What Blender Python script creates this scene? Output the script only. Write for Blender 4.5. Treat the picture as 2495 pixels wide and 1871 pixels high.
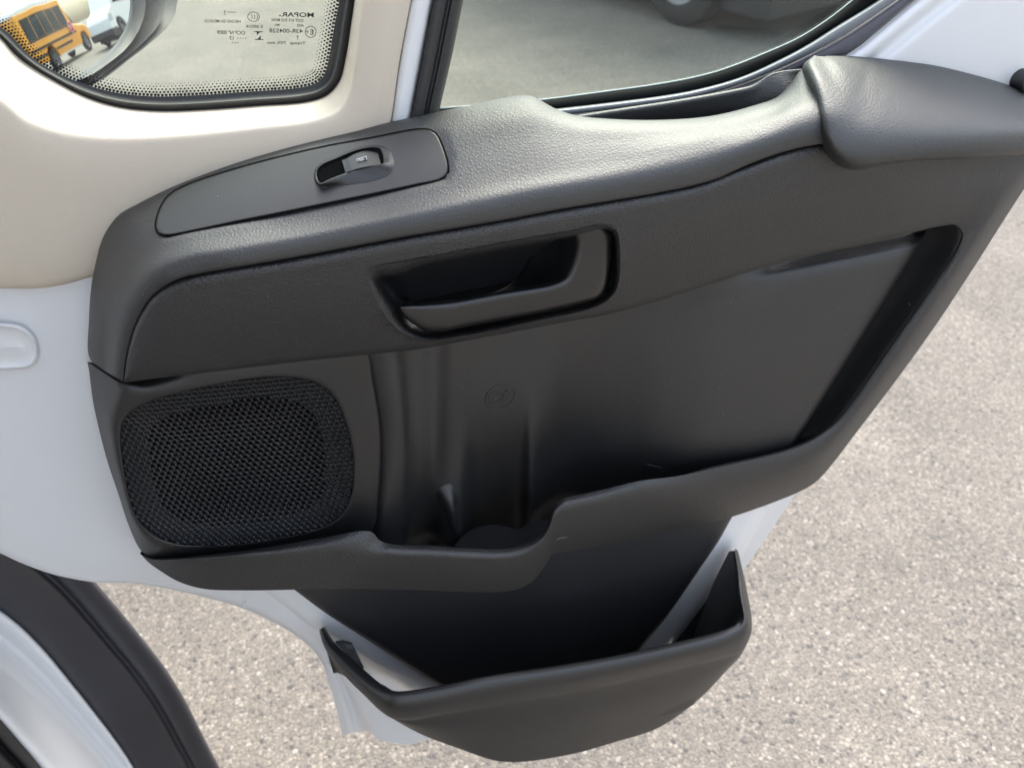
import bpy, bmesh, math, random
import numpy as np
from mathutils import Vector, Matrix
random.seed(4)
for o in list(bpy.data.objects): bpy.data.objects.remove(o)
S = bpy.context.scene
COL = S.collection

# ------------------------------------------------------------------ camera
PW, PH = 2495.0, 1871.0                       # photograph pixels
FPX = (PW/2)/math.tan(math.radians(33.5))
CAM = np.array([0.0, -0.66, 1.62])
_p, _y, _r = math.radians(38), math.radians(12), math.radians(2.5)
CF = np.array([math.sin(_y)*math.cos(_p), math.cos(_y)*math.cos(_p), -math.sin(_p)])
_R = np.array([math.cos(_y), -math.sin(_y), 0]); _U = np.cross(_R, CF)
CR = math.cos(_r)*_R-math.sin(_r)*_U; CU = math.sin(_r)*_R+math.cos(_r)*_U
cd = bpy.data.cameras.new('camera'); cam = bpy.data.objects.new('camera', cd); COL.objects.link(cam)
cam.matrix_world = Matrix(((CR[0], CU[0], -CF[0], CAM[0]), (CR[1], CU[1], -CF[1], CAM[1]), (CR[2], CU[2], -CF[2], CAM[2]), (0, 0, 0, 1)))
cd.sensor_width = 36; cd.lens = FPX/PW*36; cd.clip_start = 0.01; cd.clip_end = 2000
cd.dof.use_dof = True; cd.dof.focus_distance = 0.72; cd.dof.aperture_fstop = 7.0
S.camera = cam
# ------------------------------------------------------------------ sky and sun
SUN_EL, SUN_AZ = math.radians(52), math.radians(35)   # azimuth clockwise from +Y
wd = bpy.data.worlds.new('World'); S.world = wd; wd.use_nodes = True
nt = wd.node_tree; nt.nodes.clear()
wo = nt.nodes.new('ShaderNodeOutputWorld'); bg = nt.nodes.new('ShaderNodeBackground')
sk = nt.nodes.new('ShaderNodeTexSky'); sk.sky_type = 'NISHITA'; sk.sun_disc = False
sk.sun_elevation = SUN_EL; sk.sun_rotation = SUN_AZ; sk.dust_density = 4.5; sk.air_density = 1.2; sk.ozone_density = 1.0
hs = nt.nodes.new('ShaderNodeHueSaturation'); hs.inputs['Saturation'].default_value = 0.6
nt.links.new(sk.outputs[0], hs.inputs['Color']); nt.links.new(hs.outputs[0], bg.inputs[0])
bg.inputs[1].default_value = 0.15; nt.links.new(bg.outputs[0], wo.inputs[0])
sl = bpy.data.lights.new('sun', 'SUN'); sl.energy = 0.5; sl.angle = math.radians(30); sl.color = (1, .98, .96)
so = bpy.data.objects.new('sun', sl); COL.objects.link(so)
sd = Vector((math.sin(SUN_AZ)*math.cos(SUN_EL), math.cos(SUN_AZ)*math.cos(SUN_EL), math.sin(SUN_EL)))
so.rotation_euler = sd.to_track_quat('Z', 'Y').to_euler(); so.location = (3, -3, 6)
S.view_settings.view_transform = 'Standard'; S.view_settings.look = 'None'
S.view_settings.gamma = 1; S.view_settings.use_curve_mapping = False
S.view_settings.exposure = 1.88

# ------------------------------------------------------------------ pixel helpers
def P3(a):
    """(px, py, w) -> points on the door-parallel plane w metres inside of the door skin"""
    a = np.asarray(a, float); sh = a.shape; a = a.reshape(-1, 3)
    d = CF+np.outer((a[:, 0]-PW/2)/FPX, CR)+np.outer((PH/2-a[:, 1])/FPX, CU)
    t = (-a[:, 2]-CAM[1])/d[:, 1]
    return (CAM+d*t[:, None]).reshape(sh)
def ray(x, y): return CF+CR*((x-PW/2)/FPX)+CU*((PH/2-y)/FPX)
def PZ(x, y, z):
    d = ray(x, y); return CAM+d*((z-CAM[2])/d[2])
def with_w(pts, w):
    pts = np.asarray(pts, float)
    if pts.shape[1] == 3: return pts
    w = np.full(len(pts), w) if np.isscalar(w) else np.asarray(w, float)
    return np.column_stack([pts, w])
def winterp(pts, stops):
    """give each pixel point a w read from (x, w) stops"""
    pts = np.asarray(pts, float); s = np.asarray(stops, float)
    return np.column_stack([pts[:, :2], np.interp(pts[:, 0], s[:, 0], s[:, 1])])
def cat(a, m, closed=False):
    """centripetal Catmull-Rom along axis 0 (m samples per segment)"""
    a = np.asarray(a, float); sc = np.array([1, 1, 1900.]) if a.shape[-1] == 3 and np.abs(a).max() > 20 else 1.0
    if closed: e = np.concatenate([a[-1:], a, a[:2]])
    else: e = np.concatenate([2*a[:1]-a[1:2], a, 2*a[-1:]-a[-2:-1]])
    ax = tuple(range(1, a.ndim-1)); out = []
    dist = np.sqrt((((e[1:]-e[:-1])*sc)**2).sum(-1))
    if dist.ndim > 1: dist = dist.mean(axis=tuple(range(1, dist.ndim)))
    kn = np.concatenate([[0], np.cumsum(np.maximum(dist, 1e-6)**.5)])
    ms = m if hasattr(m, '__len__') else [m]*(len(e)-3)
    for i in range(len(e)-3):
        t0, t1, t2, t3 = kn[i:i+4]; p0, p1, p2, p3 = e[i:i+4]
        for j in range(ms[i]):
            t = t1+(t2-t1)*j/ms[i]
            A1 = (t1-t)/(t1-t0)*p0+(t-t0)/(t1-t0)*p1; A2 = (t2-t)/(t2-t1)*p1+(t-t1)/(t2-t1)*p2
            A3 = (t3-t)/(t3-t2)*p2+(t-t2)/(t3-t2)*p3
            B1 = (t2-t)/(t2-t0)*A1+(t-t0)/(t2-t0)*A2; B2 = (t3-t)/(t3-t1)*A2+(t-t1)/(t3-t1)*A3
            out.append((t2-t)/(t2-t1)*B1+(t-t1)/(t2-t1)*B2)
    if not closed: out.append(a[-1])
    return np.array(out)
def arc(pts, n, closed=False):
    """smooth curve through pts, n samples evenly spaced in the picture"""
    d = cat(pts, 14, closed)
    if closed: d = np.concatenate([d, d[:1]])
    L = np.concatenate([[0], np.cumsum(np.hypot(*(d[1:, :2]-d[:-1, :2]).T))])
    t = np.linspace(0, L[-1], n+1 if closed else n)
    r = np.column_stack([np.interp(t, L, d[:, k]) for k in range(d.shape[1])])
    return r[:-1] if closed else r
def inside(pt, poly):
    x, y = pt; c = False; n = len(poly); j = n-1
    for i in range(n):
        xi, yi = poly[i][:2]; xj, yj = poly[j][:2]
        if (yi > y) != (yj > y) and x < (xj-xi)*(y-yi)/(yj-yi)+xi: c = not c
        j = i
    return c

# ------------------------------------------------------------------ mesh helpers
class MB:
    def __init__(s): s.v = []; s.f = []
    def add(s, verts, faces):
        b = len(s.v); s.v += [tuple(map(float, q)) for q in verts]; s.f += [tuple(b+i for i in f) for f in faces]
    def grid(s, g, closed=False, keep=None):
        g = np.asarray(g); k, n = g.shape[:2]; F = []
        for i in range(k-1):
            for j in range(n if closed else n-1):
                j2 = (j+1) % n
                if keep is not None and not keep[i][j]: continue
                F.append((i*n+j, i*n+j2, (i+1)*n+j2, (i+1)*n+j))
        s.add(g.reshape(-1, 3), F)
    def poly(s, pts): s.add(pts, [tuple(range(len(pts)))])
    def prism(s, pts, off):
        """closed prism from an outline of 3D points pushed by off"""
        pts = np.asarray(pts); n = len(pts)
        s.add(np.concatenate([pts, pts+np.asarray(off)]), [tuple(range(n)), tuple(range(2*n-1, n-1, -1))]+[(i, (i+1) % n, n+(i+1) % n, n+i) for i in range(n)])
    def box(s, a, b):
        (x0, y0, z0), (x1, y1, z1) = a, b
        s.add([(x0, y0, z0), (x1, y0, z0), (x1, y1, z0), (x0, y1, z0), (x0, y0, z1), (x1, y0, z1), (x1, y1, z1), (x0, y1, z1)],
              [(3, 2, 1, 0), (4, 5, 6, 7), (0, 1, 5, 4), (1, 2, 6, 5), (2, 3, 7, 6), (3, 0, 4, 7)])
    def tube(s, pts, r, n=8, caps=True):
        pts = [Vector(p) for p in pts]; rings = []; up = Vector((0, 0, 1))
        for i, p in enumerate(pts):
            t = (pts[min(i+1, len(pts)-1)]-pts[max(i-1, 0)]).normalized()
            a = t.cross(up if abs(t.z) < .95 else Vector((1, 0, 0))).normalized(); b = t.cross(a)
            rr = r[i] if hasattr(r, '__len__') else r
            rings.append([p+a*rr*math.cos(2*math.pi*k/n)+b*rr*math.sin(2*math.pi*k/n) for k in range(n)])
        s.grid(np.array([[tuple(q) for q in R] for R in rings]), closed=True)
        if caps:
            s.poly([tuple(q) for q in rings[0]][::-1]); s.poly([tuple(q) for q in rings[-1]])
    def cyl(s, c, axis, r, h, n=24):
        ax = Vector(axis).normalized(); s.tube([Vector(c)-ax*h/2, Vector(c)+ax*h/2], r, n)
    def lathe(s, prof, n=32, axis='y', c=(0, 0, 0)):
        g = []
        for rr, h in prof:
            row = []
            for k in range(n):
                a = 2*math.pi*k/n; x, z = rr*math.cos(a), rr*math.sin(a)
                row.append((c[0]+x, c[1]+h, c[2]+z))
            g.append(row)
        s.grid(np.array(g), closed=True)
    def build(s, name, mat, parent=None, smooth=True, angle=40, bevel=0, solid=0):
        me = bpy.data.meshes.new(name); me.from_pydata(s.v, [], s.f); me.validate()
        bm = bmesh.new(); bm.from_mesh(me); bmesh.ops.remove_doubles(bm, verts=bm.verts, dist=1e-6)
        bmesh.ops.recalc_face_normals(bm, faces=bm.faces); bm.to_mesh(me); bm.free()
        if smooth:
            me.shade_smooth(); me.set_sharp_from_angle(angle=math.radians(angle))
        me.materials.append(mat)
        o = bpy.data.objects.new(name, me); COL.objects.link(o)
        if parent is not None:
            o.parent = parent
            root = parent
            if parent.type == 'EMPTY' and parent.get('world_built'): o.location = -Vector(parent.location)
        if bevel:
            b = o.modifiers.new('bevel', 'BEVEL'); b.width = bevel; b.segments = 3; b.limit_method = 'ANGLE'; b.angle_limit = math.radians(40)
        if solid:
            q = o.modifiers.new('solid', 'SOLIDIFY'); q.thickness = solid; q.offset = 0
        return o
def empty(name, loc, label, cat_, group=None, rotz=0, world_built=False):
    o = bpy.data.objects.new(name, None); COL.objects.link(o); o.location = loc; o.rotation_euler = (0, 0, rotz)
    o['label'] = label; o['category'] = cat_
    if group: o['group'] = group
    if world_built: o['world_built'] = 1
    return o
def loft(curves, sub, msharp=()):
    """curves: list of equal-length (n,3) pixel arrays; smooth across except at the indices in msharp"""
    c = np.array(curves); k = len(c); cuts = [0]+sorted(msharp)+[k-1]; out = []
    for a, b in zip(cuts[:-1], cuts[1:]):
        ss = sub[a:b] if hasattr(sub, '__len__') else sub
        seg = cat(c[a:b+1], ss); out.append(seg if not out else seg[1:])
    return np.concatenate(out)

# ------------------------------------------------------------------ materials
def mat(name, base, rough=.5, metal=0, coat=0, spec=.5):
    m = bpy.data.materials.new(name); m.use_nodes = True
    b = m.node_tree.nodes['Principled BSDF']
    b.inputs['Base Color'].default_value = (*base, 1); b.inputs['Roughness'].default_value = rough
    b.inputs['Metallic'].default_value = metal; b.inputs['Coat Weight'].default_value = coat
    b.inputs['IOR'].default_value = 1.55 if max(base) < .04 else 1.5
    b.inputs['Coat Roughness'].default_value = .05; b.inputs['Specular IOR Level'].default_value = spec
    return m
def N(m, t, **kw):
    n = m.node_tree.nodes.new(t)
    for k, v in kw.items():
        if k in n.inputs: n.inputs[k].default_value = v
        else: setattr(n, k, v)
    return n
def L(m, a, b): m.node_tree.links.new(a, b)
def ramp(m, fac, stops):
    r = N(m, 'ShaderNodeValToRGB'); el = r.color_ramp.elements
    while len(el) < len(stops): el.new(.5)
    for e, (p, c) in zip(el, stops):
        e.position = p; e.color = (*c, 1) if len(c) == 3 else c
    L(m, fac, r.inputs[0]); return r
def specks(m, tc, base, amount=.9):
    b = m.node_tree.nodes['Principled BSDF']; v = N(m, 'ShaderNodeTexVoronoi', Scale=120.0); L(m, tc.outputs['Object'], v.inputs['Vector'])
    sp = N(m, 'ShaderNodeSeparateColor'); L(m, v.outputs['Color'], sp.inputs[0])
    a = N(m, 'ShaderNodeMath'); a.operation = 'LESS_THAN'; a.inputs[1].default_value = .06; L(m, v.outputs['Distance'], a.inputs[0])
    c = N(m, 'ShaderNodeMath'); c.operation = 'GREATER_THAN'; c.inputs[1].default_value = amount; L(m, sp.outputs[0], c.inputs[0])
    d = N(m, 'ShaderNodeMath'); d.operation = 'MULTIPLY'; L(m, a.outputs[0], d.inputs[0]); L(m, c.outputs[0], d.inputs[1])
    n = N(m, 'ShaderNodeTexNoise', Scale=6.0, Detail=6.0, Roughness=.65); L(m, tc.outputs['Object'], n.inputs['Vector'])
    r = ramp(m, n.outputs['Fac'], [(.35, tuple(q*.85 for q in base)), (.72, tuple(q*1.35 for q in base))])
    x = N(m, 'ShaderNodeMix'); x.data_type = 'RGBA'; x.inputs['B'].default_value = (.22, .21, .20, 1)
    L(m, d.outputs[0], x.inputs['Factor']); L(m, r.outputs[0], x.inputs['A']); L(m, x.outputs['Result'], b.inputs['Base Color'])
def leather(name, base, rough, scale, strength, dist=.0012, fine=.15, spec=.75):
    m = mat(name, base, rough, spec=spec); b = m.node_tree.nodes['Principled BSDF']
    tc = N(m, 'ShaderNodeTexCoord'); mp = N(m, 'ShaderNodeMapping'); mp.inputs['Scale'].default_value = (1, 1, 1.35)
    L(m, tc.outputs['Object'], mp.inputs['Vector'])
    n0 = N(m, 'ShaderNodeTexNoise', Scale=scale*.6, Detail=2.0)
    vm = N(m, 'ShaderNodeVectorMath'); vm.operation = 'SCALE'; vm.inputs['Scale'].default_value = 1.1/scale
    L(m, mp.outputs[0], n0.inputs['Vector']); L(m, n0.outputs['Color'], vm.inputs[0])
    ad = N(m, 'ShaderNodeVectorMath'); ad.operation = 'ADD'; L(m, mp.outputs[0], ad.inputs[0]); L(m, vm.outputs[0], ad.inputs[1])
    vo = N(m, 'ShaderNodeTexVoronoi', Scale=scale); vo.feature = 'DISTANCE_TO_EDGE'; L(m, ad.outputs[0], vo.inputs['Vector'])
    r = ramp(m, vo.outputs['Distance'], [(0, (0, 0, 0)), (.32, (1, 1, 1))])
    n1 = N(m, 'ShaderNodeTexNoise', Scale=scale*5, Detail=3.0); L(m, tc.outputs['Object'], n1.inputs['Vector'])
    mx = N(m, 'ShaderNodeMath'); mx.operation = 'MULTIPLY_ADD'; mx.inputs[1].default_value = fine
    L(m, n1.outputs['Fac'], mx.inputs[0]); L(m, r.outputs[0], mx.inputs[2])
    bp = N(m, 'ShaderNodeBump', Strength=strength, Distance=dist); L(m, mx.outputs[0], bp.inputs['Height']); L(m, bp.outputs[0], b.inputs['Normal'])
    n2 = N(m, 'ShaderNodeTexNoise', Scale=9.0, Detail=4.0); L(m, tc.outputs['Object'], n2.inputs['Vector'])
    rr = N(m, 'ShaderNodeMapRange'); rr.inputs['To Min'].default_value = rough-.07; rr.inputs['To Max'].default_value = rough+.07
    L(m, n2.outputs['Fac'], rr.inputs[0]); L(m, rr.outputs[0], b.inputs['Roughness'])
    if max(base) < .1: specks(m, tc, base)
    return m
def grained(name, base, rough, scale=900, strength=.12, dist=.0004, coat=0, var=.05, spec=.7):
    m = mat(name, base, rough, coat=coat, spec=spec); b = m.node_tree.nodes['Principled BSDF']
    tc = N(m, 'ShaderNodeTexCoord'); n1 = N(m, 'ShaderNodeTexNoise', Scale=float(scale), Detail=2.0)
    L(m, tc.outputs['Object'], n1.inputs['Vector'])
    bp = N(m, 'ShaderNodeBump', Strength=strength, Distance=dist); L(m, n1.outputs['Fac'], bp.inputs['Height']); L(m, bp.outputs[0], b.inputs['Normal'])
    n2 = N(m, 'ShaderNodeTexNoise', Scale=14.0, Detail=5.0); L(m, tc.outputs['Object'], n2.inputs['Vector'])
    rr = N(m, 'ShaderNodeMapRange'); rr.inputs['To Min'].default_value = rough-var; rr.inputs['To Max'].default_value = rough+var
    L(m, n2.outputs['Fac'], rr.inputs[0]); L(m, rr.outputs[0], b.inputs['Roughness'])
    if max(base) < .1: specks(m, tc, base, .93)
    return m
K = .0075
M = {}
M['leather'] = leather('black_leather_grain', (K*.85, K*1.0, K*1.10), .55, 320, .20, .0009, spec=1.0)
M['leather_mid'] = leather('black_fine_leather_grain', (K*.92, K*.97, K*1.10), .50, 300, .38, .0010, spec=.85)
M['leather_fine'] = leather('black_fine_grain', (K*.82, K*.87, K*1.0), .47, 480, .30, .0007, spec=.85)
M['smooth'] = grained('black_satin_plastic', (K, K*1.03, K*1.08), .48, 1500, .10)
M['handle'] = grained('black_handle_plastic', (K*.92, K, K*1.1), .38, 1800, .06)
M['spk'] = grained('black_speaker_plastic', (K*.9, K*.9, K), .47, 1500, .08)
M['grille'] = grained('black_grille_plastic', (.02, .021, .0235), .42, 1500, .05)
M['binblack'] = grained('black_bin_plastic', (K*1.1, K*1.1, K*1.16), .48, 1300, .10)
M['backblack'] = grained('black_bin_back_plastic', (.012, .012, .014), .6, 1300, .08)
M['cup'] = grained('dark_cup_plastic', (.010, .010, .012), .6, 1500, .04)
M['rubber'] = grained('black_rubber', (.012, .012, .013), .55, 900, .05)
M['rubbergrey'] = grained('grey_window_rubber', (.20, .215, .23), .38, 900, .04)
M['felt'] = mat('black_felt', (.006, .007, .007), .95, spec=.1)
M['void'] = mat('dark_void', (.004, .004, .004), .9, spec=.05)
M['paint'] = grained('white_paint', (.78, .79, .80), .32, 500, .015, coat=.6, var=.04)
M['beige'] = leather('beige_trim_grain', (.65, .575, .47), .62, 420, .16, .0006, spec=.4)
M['arch'] = grained('black_arch_plastic', (.017, .018, .026), .45, 1100, .09)
M['whiteink'] = mat('white_ink', (.8, .8, .8), .5)
M['ink'] = mat('black_ink', (.006, .006, .006), .5)
def glass(name, tint, refl=1.0):
    m = bpy.data.materials.new(name); m.use_nodes = True; t = m.node_tree; t.nodes.clear()
    o = N(m, 'ShaderNodeOutputMaterial'); mx = N(m, 'ShaderNodeMixShader'); tr = N(m, 'ShaderNodeBsdfTransparent'); gl = N(m, 'ShaderNodeBsdfGlossy')
    tr.inputs[0].default_value = (*tint, 1); gl.inputs['Roughness'].default_value = 0.0
    fr = N(m, 'ShaderNodeFresnel'); fr.inputs[0].default_value = 1.5
    L(m, fr.outputs[0], mx.inputs[0]); L(m, tr.outputs[0], mx.inputs[1]); L(m, gl.outputs[0], mx.inputs[2])
    tc = N(m, 'ShaderNodeTexCoord'); n1 = N(m, 'ShaderNodeTexNoise', Scale=7.0, Detail=5.0); L(m, tc.outputs['Object'], n1.inputs['Vector'])
    v = N(m, 'ShaderNodeTexVoronoi', Scale=70.0); L(m, tc.outputs['Object'], v.inputs['Vector'])
    a = N(m, 'ShaderNodeMath'); a.operation = 'LESS_THAN'; a.inputs[1].default_value = .05; L(m, v.outputs['Distance'], a.inputs[0])
    f = N(m, 'ShaderNodeMapRange'); f.inputs['From Min'].default_value = .35; f.inputs['From Max'].default_value = .8; f.inputs['To Min'].default_value = .01; f.inputs['To Max'].default_value = .07; L(m, n1.outputs['Fac'], f.inputs[0])
    q = N(m, 'ShaderNodeMath'); q.operation = 'MULTIPLY_ADD'; q.inputs[1].default_value = .12; L(m, a.outputs[0], q.inputs[0]); L(m, f.outputs[0], q.inputs[2])
    df = N(m, 'ShaderNodeBsdfDiffuse'); df.inputs[0].default_value = (.6, .6, .58, 1); m2 = N(m, 'ShaderNodeMixShader')
    L(m, q.outputs[0], m2.inputs[0]); L(m, mx.outputs[0], m2.inputs[1]); L(m, df.outputs[0], m2.inputs[2]); L(m, m2.outputs[0], o.inputs[0])
    return m
M['glass'] = glass('green_tinted_glass', (.90, .99, .89))
M['mirror'] = mat('mirror_silver', (.86, .88, .88), .0, metal=1)
M['rim'] = mat('glass_edge_glint', (.55, .62, .58), .2)  # pale colour paints the bright highlight line under the window glass

# ------------------------------------------------------------------ ground
def asphalt():
    m = mat('worn_asphalt', (.2, .19, .18), .9); b = m.node_tree.nodes['Principled BSDF']
    tc = N(m, 'ShaderNodeTexCoord')
    v1 = N(m, 'ShaderNodeTexVoronoi', Scale=112.0, Randomness=1.0); L(m, tc.outputs['Object'], v1.inputs['Vector'])
    v2 = N(m, 'ShaderNodeTexVoronoi', Scale=112.0); v2.feature = 'DISTANCE_TO_EDGE'; L(m, tc.outputs['Object'], v2.inputs['Vector'])
    sep = N(m, 'ShaderNodeSeparateColor'); L(m, v1.outputs['Color'], sep.inputs[0])
    st = ramp(m, sep.outputs[0], [(0, (.10, .098, .10)), (.12, (.17, .16, .155)), (.4, (.26, .238, .212)), (.7, (.34, .308, .268)), (.93, (.41, .375, .33)), (1, (.46, .44, .41))])
    n3 = N(m, 'ShaderNodeTexNoise', Scale=160.0, Detail=4.0); L(m, tc.outputs['Object'], n3.inputs['Vector'])
    bind = ramp(m, n3.outputs['Fac'], [(.3, (.12, .112, .10)), (.7, (.34, .312, .275))])
    ed = ramp(m, v2.outputs['Distance'], [(.03, (0, 0, 0)), (.16, (1, 1, 1))])
    v4 = N(m, 'ShaderNodeMath'); v4.operation = 'GREATER_THAN'; v4.inputs[1].default_value = .30; L(m, sep.outputs[1], v4.inputs[0])
    mu = N(m, 'ShaderNodeMath'); mu.operation = 'MULTIPLY'; L(m, ed.outputs[0], mu.inputs[0]); L(m, v4.outputs[0], mu.inputs[1])
    mc = N(m, 'ShaderNodeMix'); mc.data_type = 'RGBA'; L(m, mu.outputs[0], mc.inputs['Factor']); L(m, bind.outputs[0], mc.inputs['A']); L(m, st.outputs[0], mc.inputs['B'])
    n5 = N(m, 'ShaderNodeTexNoise', Scale=1.7, Detail=6.0, Roughness=.6); L(m, tc.outputs['Object'], n5.inputs['Vector'])
    big = ramp(m, n5.outputs['Fac'], [(.3, (.54, .535, .52)), (.7, (.78, .765, .735))])
    m2 = N(m, 'ShaderNodeMix'); m2.data_type = 'RGBA'; m2.blend_type = 'MULTIPLY'; m2.inputs['Factor'].default_value = 1
    L(m, mc.outputs['Result'], m2.inputs['A']); L(m, big.outputs[0], m2.inputs['B'])
    # a sealed crack wandering across the lot
    sx = N(m, 'ShaderNodeSeparateXYZ'); L(m, tc.outputs['Object'], sx.inputs[0])
    nw = N(m, 'ShaderNodeTexNoise', Scale=1.4, Detail=5.0); L(m, tc.outputs['Object'], nw.inputs['Vector'])
    e1 = N(m, 'ShaderNodeMath'); e1.operation = 'MULTIPLY_ADD'; e1.inputs[1].default_value = .62; L(m, sx.outputs[0], e1.inputs[0]); L(m, sx.outputs[1], e1.inputs[2])
    e2 = N(m, 'ShaderNodeMath'); e2.operation = 'MULTIPLY_ADD'; e2.inputs[1].default_value = .9; L(m, nw.outputs['Fac'], e2.inputs[0]); L(m, e1.outputs[0], e2.inputs[2])
    e3 = N(m, 'ShaderNodeMath'); e3.operation = 'SUBTRACT'; e3.inputs[1].default_value = 4.85; L(m, e2.outputs[0], e3.inputs[0])
    e4 = N(m, 'ShaderNodeMath'); e4.operation = 'ABSOLUTE'; L(m, e3.outputs[0], e4.inputs[0])
    cr = ramp(m, e4.outputs[0], [(.0, (.62, .62, .62)), (.10, (1, 1, 1))])
    m3 = N(m, 'ShaderNodeMix'); m3.data_type = 'RGBA'; m3.blend_type = 'MULTIPLY'; m3.inputs['Factor'].default_value = 1
    L(m, m2.outputs['Result'], m3.inputs['A']); L(m, cr.outputs[0], m3.inputs['B']); L(m, m3.outputs['Result'], b.inputs['Base Color'])
    bp = N(m, 'ShaderNodeBump', Strength=.5, Distance=.003); L(m, mu.outputs[0], bp.inputs['Height']); L(m, bp.outputs[0], b.inputs['Normal'])
    return m
g = MB(); g.add([(-300, -300, 0), (300, -300, 0), (300, 300, 0), (-300, 300, 0)], [(0, 1, 2, 3)])
o = g.build('ground', asphalt(), smooth=False); o['kind'] = 'structure'

# ================================================================== THE DOOR
DOOR = empty('van', (-.45, .1, 0), 'white van with its front door open, showing black door trim with speaker and pockets', 'van', world_built=True)

# ---- white pressed shell
def shell():
    b = MB()
    edge = [(-300, 1215), (-120, 1300), (-60, 1325), (0, 1347), (47, 1369), (127, 1398), (231, 1418), (326, 1421), (398, 1432), (506, 1456), (597, 1484), (669, 1517), (723, 1550), (767, 1589), (790, 1625)]
    n = 70
    e0 = arc(with_w(edge, -.012), n)
    def up(dx, dy, w):
        a = e0.copy(); a[:, 0] += np.linspace(dx[0], dx[1], n); a[:, 1] += np.linspace(dy[0], dy[1], n); a[:, 2] = w; return a
    c = [arc(with_w([(-300, 660), (-120, 660), (0, 650), (200, 640), (420, 640), (600, 700), (720, 800), (800, 950), (860, 1100)], -.012), n),
         arc(with_w([(-300, 790), (-120, 800), (0, 800), (200, 800), (420, 820), (560, 880), (680, 980), (780, 1120), (850, 1260)], -.006), n),
         arc(with_w([(-300, 980), (-120, 1020), (0, 1030), (160, 1050), (330, 1070), (480, 1110), (600, 1190), (720, 1300), (830, 1400)], -.004), n),
         up((0, 60), (-110, -60), -.003), up((0, 25), (-45, -28), -.004), up((0, 6), (-10, -8), -.007), e0]
    g3 = P3(loft(c, [5, 6, 6, 5, 5, 4]))
    roll = g3[-1:]+np.array([0, .012, -.001]); roll2 = g3[-1:]+np.array([0, .05, .003])
    g3 = np.concatenate([g3, roll, roll2]); b.grid(g3)
    # lower front corner, fluted flange
    m = 14
    cs = [[(783, 1606, -.02), (796, 1650, -.022), (818, 1720, -.026), (833, 1790, -.03)],
          [(794, 1610, -.016), (818, 1658, -.018), (842, 1722, -.022), (858, 1785, -.026)],
          [(806, 1616, -.02), (838, 1675, -.026), (859, 1728, -.034), (876, 1783, -.04)],
          [(818, 1622, -.014), (856, 1688, -.016), (880, 1738, -.018), (902, 1783, -.02)],
          [(836, 1630, -.012), (872, 1695, -.012), (898, 1750, -.012), (918, 1799, -.012)],
          [(880, 1640, -.012), (925, 1715, -.012), (965, 1775, -.012), (985, 1812, -.012)],
          [(1000, 1640, -.012), (1040, 1700, -.012), (1060, 1760, -.012), (1040, 1800, -.012)]]
    gg = P3(loft([arc(q, m) for q in cs], 5)); b.grid(gg)
    # flat metal behind the bin
    fl = [(560, 1400), (650, 1495), (735, 1548), (785, 1600), (850, 1640), (1000, 1640), (1050, 1760), (1035, 1800), (1180, 1800), (1420, 1770), (1560, 1690), (1700, 1540), (1812, 1388), (1875, 1297), (1939, 1202), (1960, 1170), (1800, 1245), (1500, 1325), (1200, 1400), (720, 1432)]
    f3 = P3(with_w(fl, -.014)); b.poly(f3)
    r = P3(with_w([(1420, 1770), (1560, 1690), (1700, 1540), (1812, 1388), (1875, 1297), (1939, 1202), (1990, 1120)], -.014))
    b.grid(np.array([r, r+np.array([.004, .004, 0]), r+np.array([.004, .05, 0])]))
    # raised bands either side of the bin back
    lb = np.array([(690, 1408), (732, 1439), (801, 1491), (902, 1556), (1024, 1637), (1110, 1690), (1200, 1740)], float)
    q = [with_w(lb+np.array([12, -12]), .006), with_w(lb, .004), with_w(lb+np.array([-16, 12]), .003), with_w(lb+np.array([-34, 27]), .001), with_w(lb+np.array([-48, 36]), -.006), with_w(lb+np.array([-56, 44]), -.0142)]
    b.grid(P3(loft([arc(x, 24) for x in q], 4)))
    rb = np.array([(1800, 1220), (1777, 1263), (1745, 1321), (1704, 1382), (1624, 1499), (1559, 1582), (1490, 1670)], float)
    q = [with_w(rb+np.array([-14, -6]), .006), with_w(rb, .004), with_w(rb+np.array([22, 5]), .003), with_w(rb+np.array([46, 10]), .001), with_w(rb+np.array([62, 16]), -.006), with_w(rb+np.array([70, 22]), -.0142)]
    b.grid(P3(loft([arc(x, 24) for x in q], 4)))
    # pillar strip between quarter trim and division bar
    s = [arc([(1082, -420, -.012), (1016, -80, -.012), (999, 0, -.012), (970, 155, -.012), (949, 310, -.012), (930, 420, -.012)], 12),
         arc([(1090, -420, -.001), (1024, -80, -.001), (1007, 0, -.001), (978, 155, -.001), (956, 310, -.001), (937, 420, -.001)], 12),
         arc([(1128, -420, .000), (1060, -80, .000), (1044, 0, .000), (1013, 163, .000), (988, 300, .000), (966, 420, .0)], 12),
         arc([(1140, -420, -.01), (1072, -80, -.01), (1056, 0, -.01), (1025, 163, -.01), (999, 300, -.01), (977, 420, -.01)], 12)]
    b.grid(P3(loft(s, 4)))
    # frame round the rear of the window, with its beads
    S3 = [(1380, 330, -.01), (1700, 262, -.01), (1926, 185, -.01), (1995, 160, -.01), (2060, 137, -.01), (2146, 70, -.01), (2230, 0, -.01), (2305, -60, -.01), (2440, -215, -.01), (2520, -430, -.01)]
    c0 = arc(S3, 30); rows = [c0]
    for d, w in ((12, -.002), (30, .000), (42, -.004), (54, -.003), (70, .001), (120, .0015), (300, .001), (520, -.002), (800, -.004), (860, -.014)):
        a = c0.copy(); a[:, 0] += d*.806; a[:, 1] += min(d, 130)*.65-max(0, d-130)*.05; a[:, 1] = np.minimum(a[:, 1], 335); a[:, 2] = w; rows.append(a)
    b.grid(P3(loft(rows, 4)))
    return b.build('door_shell', M['paint'], DOOR, angle=50)
SHELL = shell()
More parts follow.
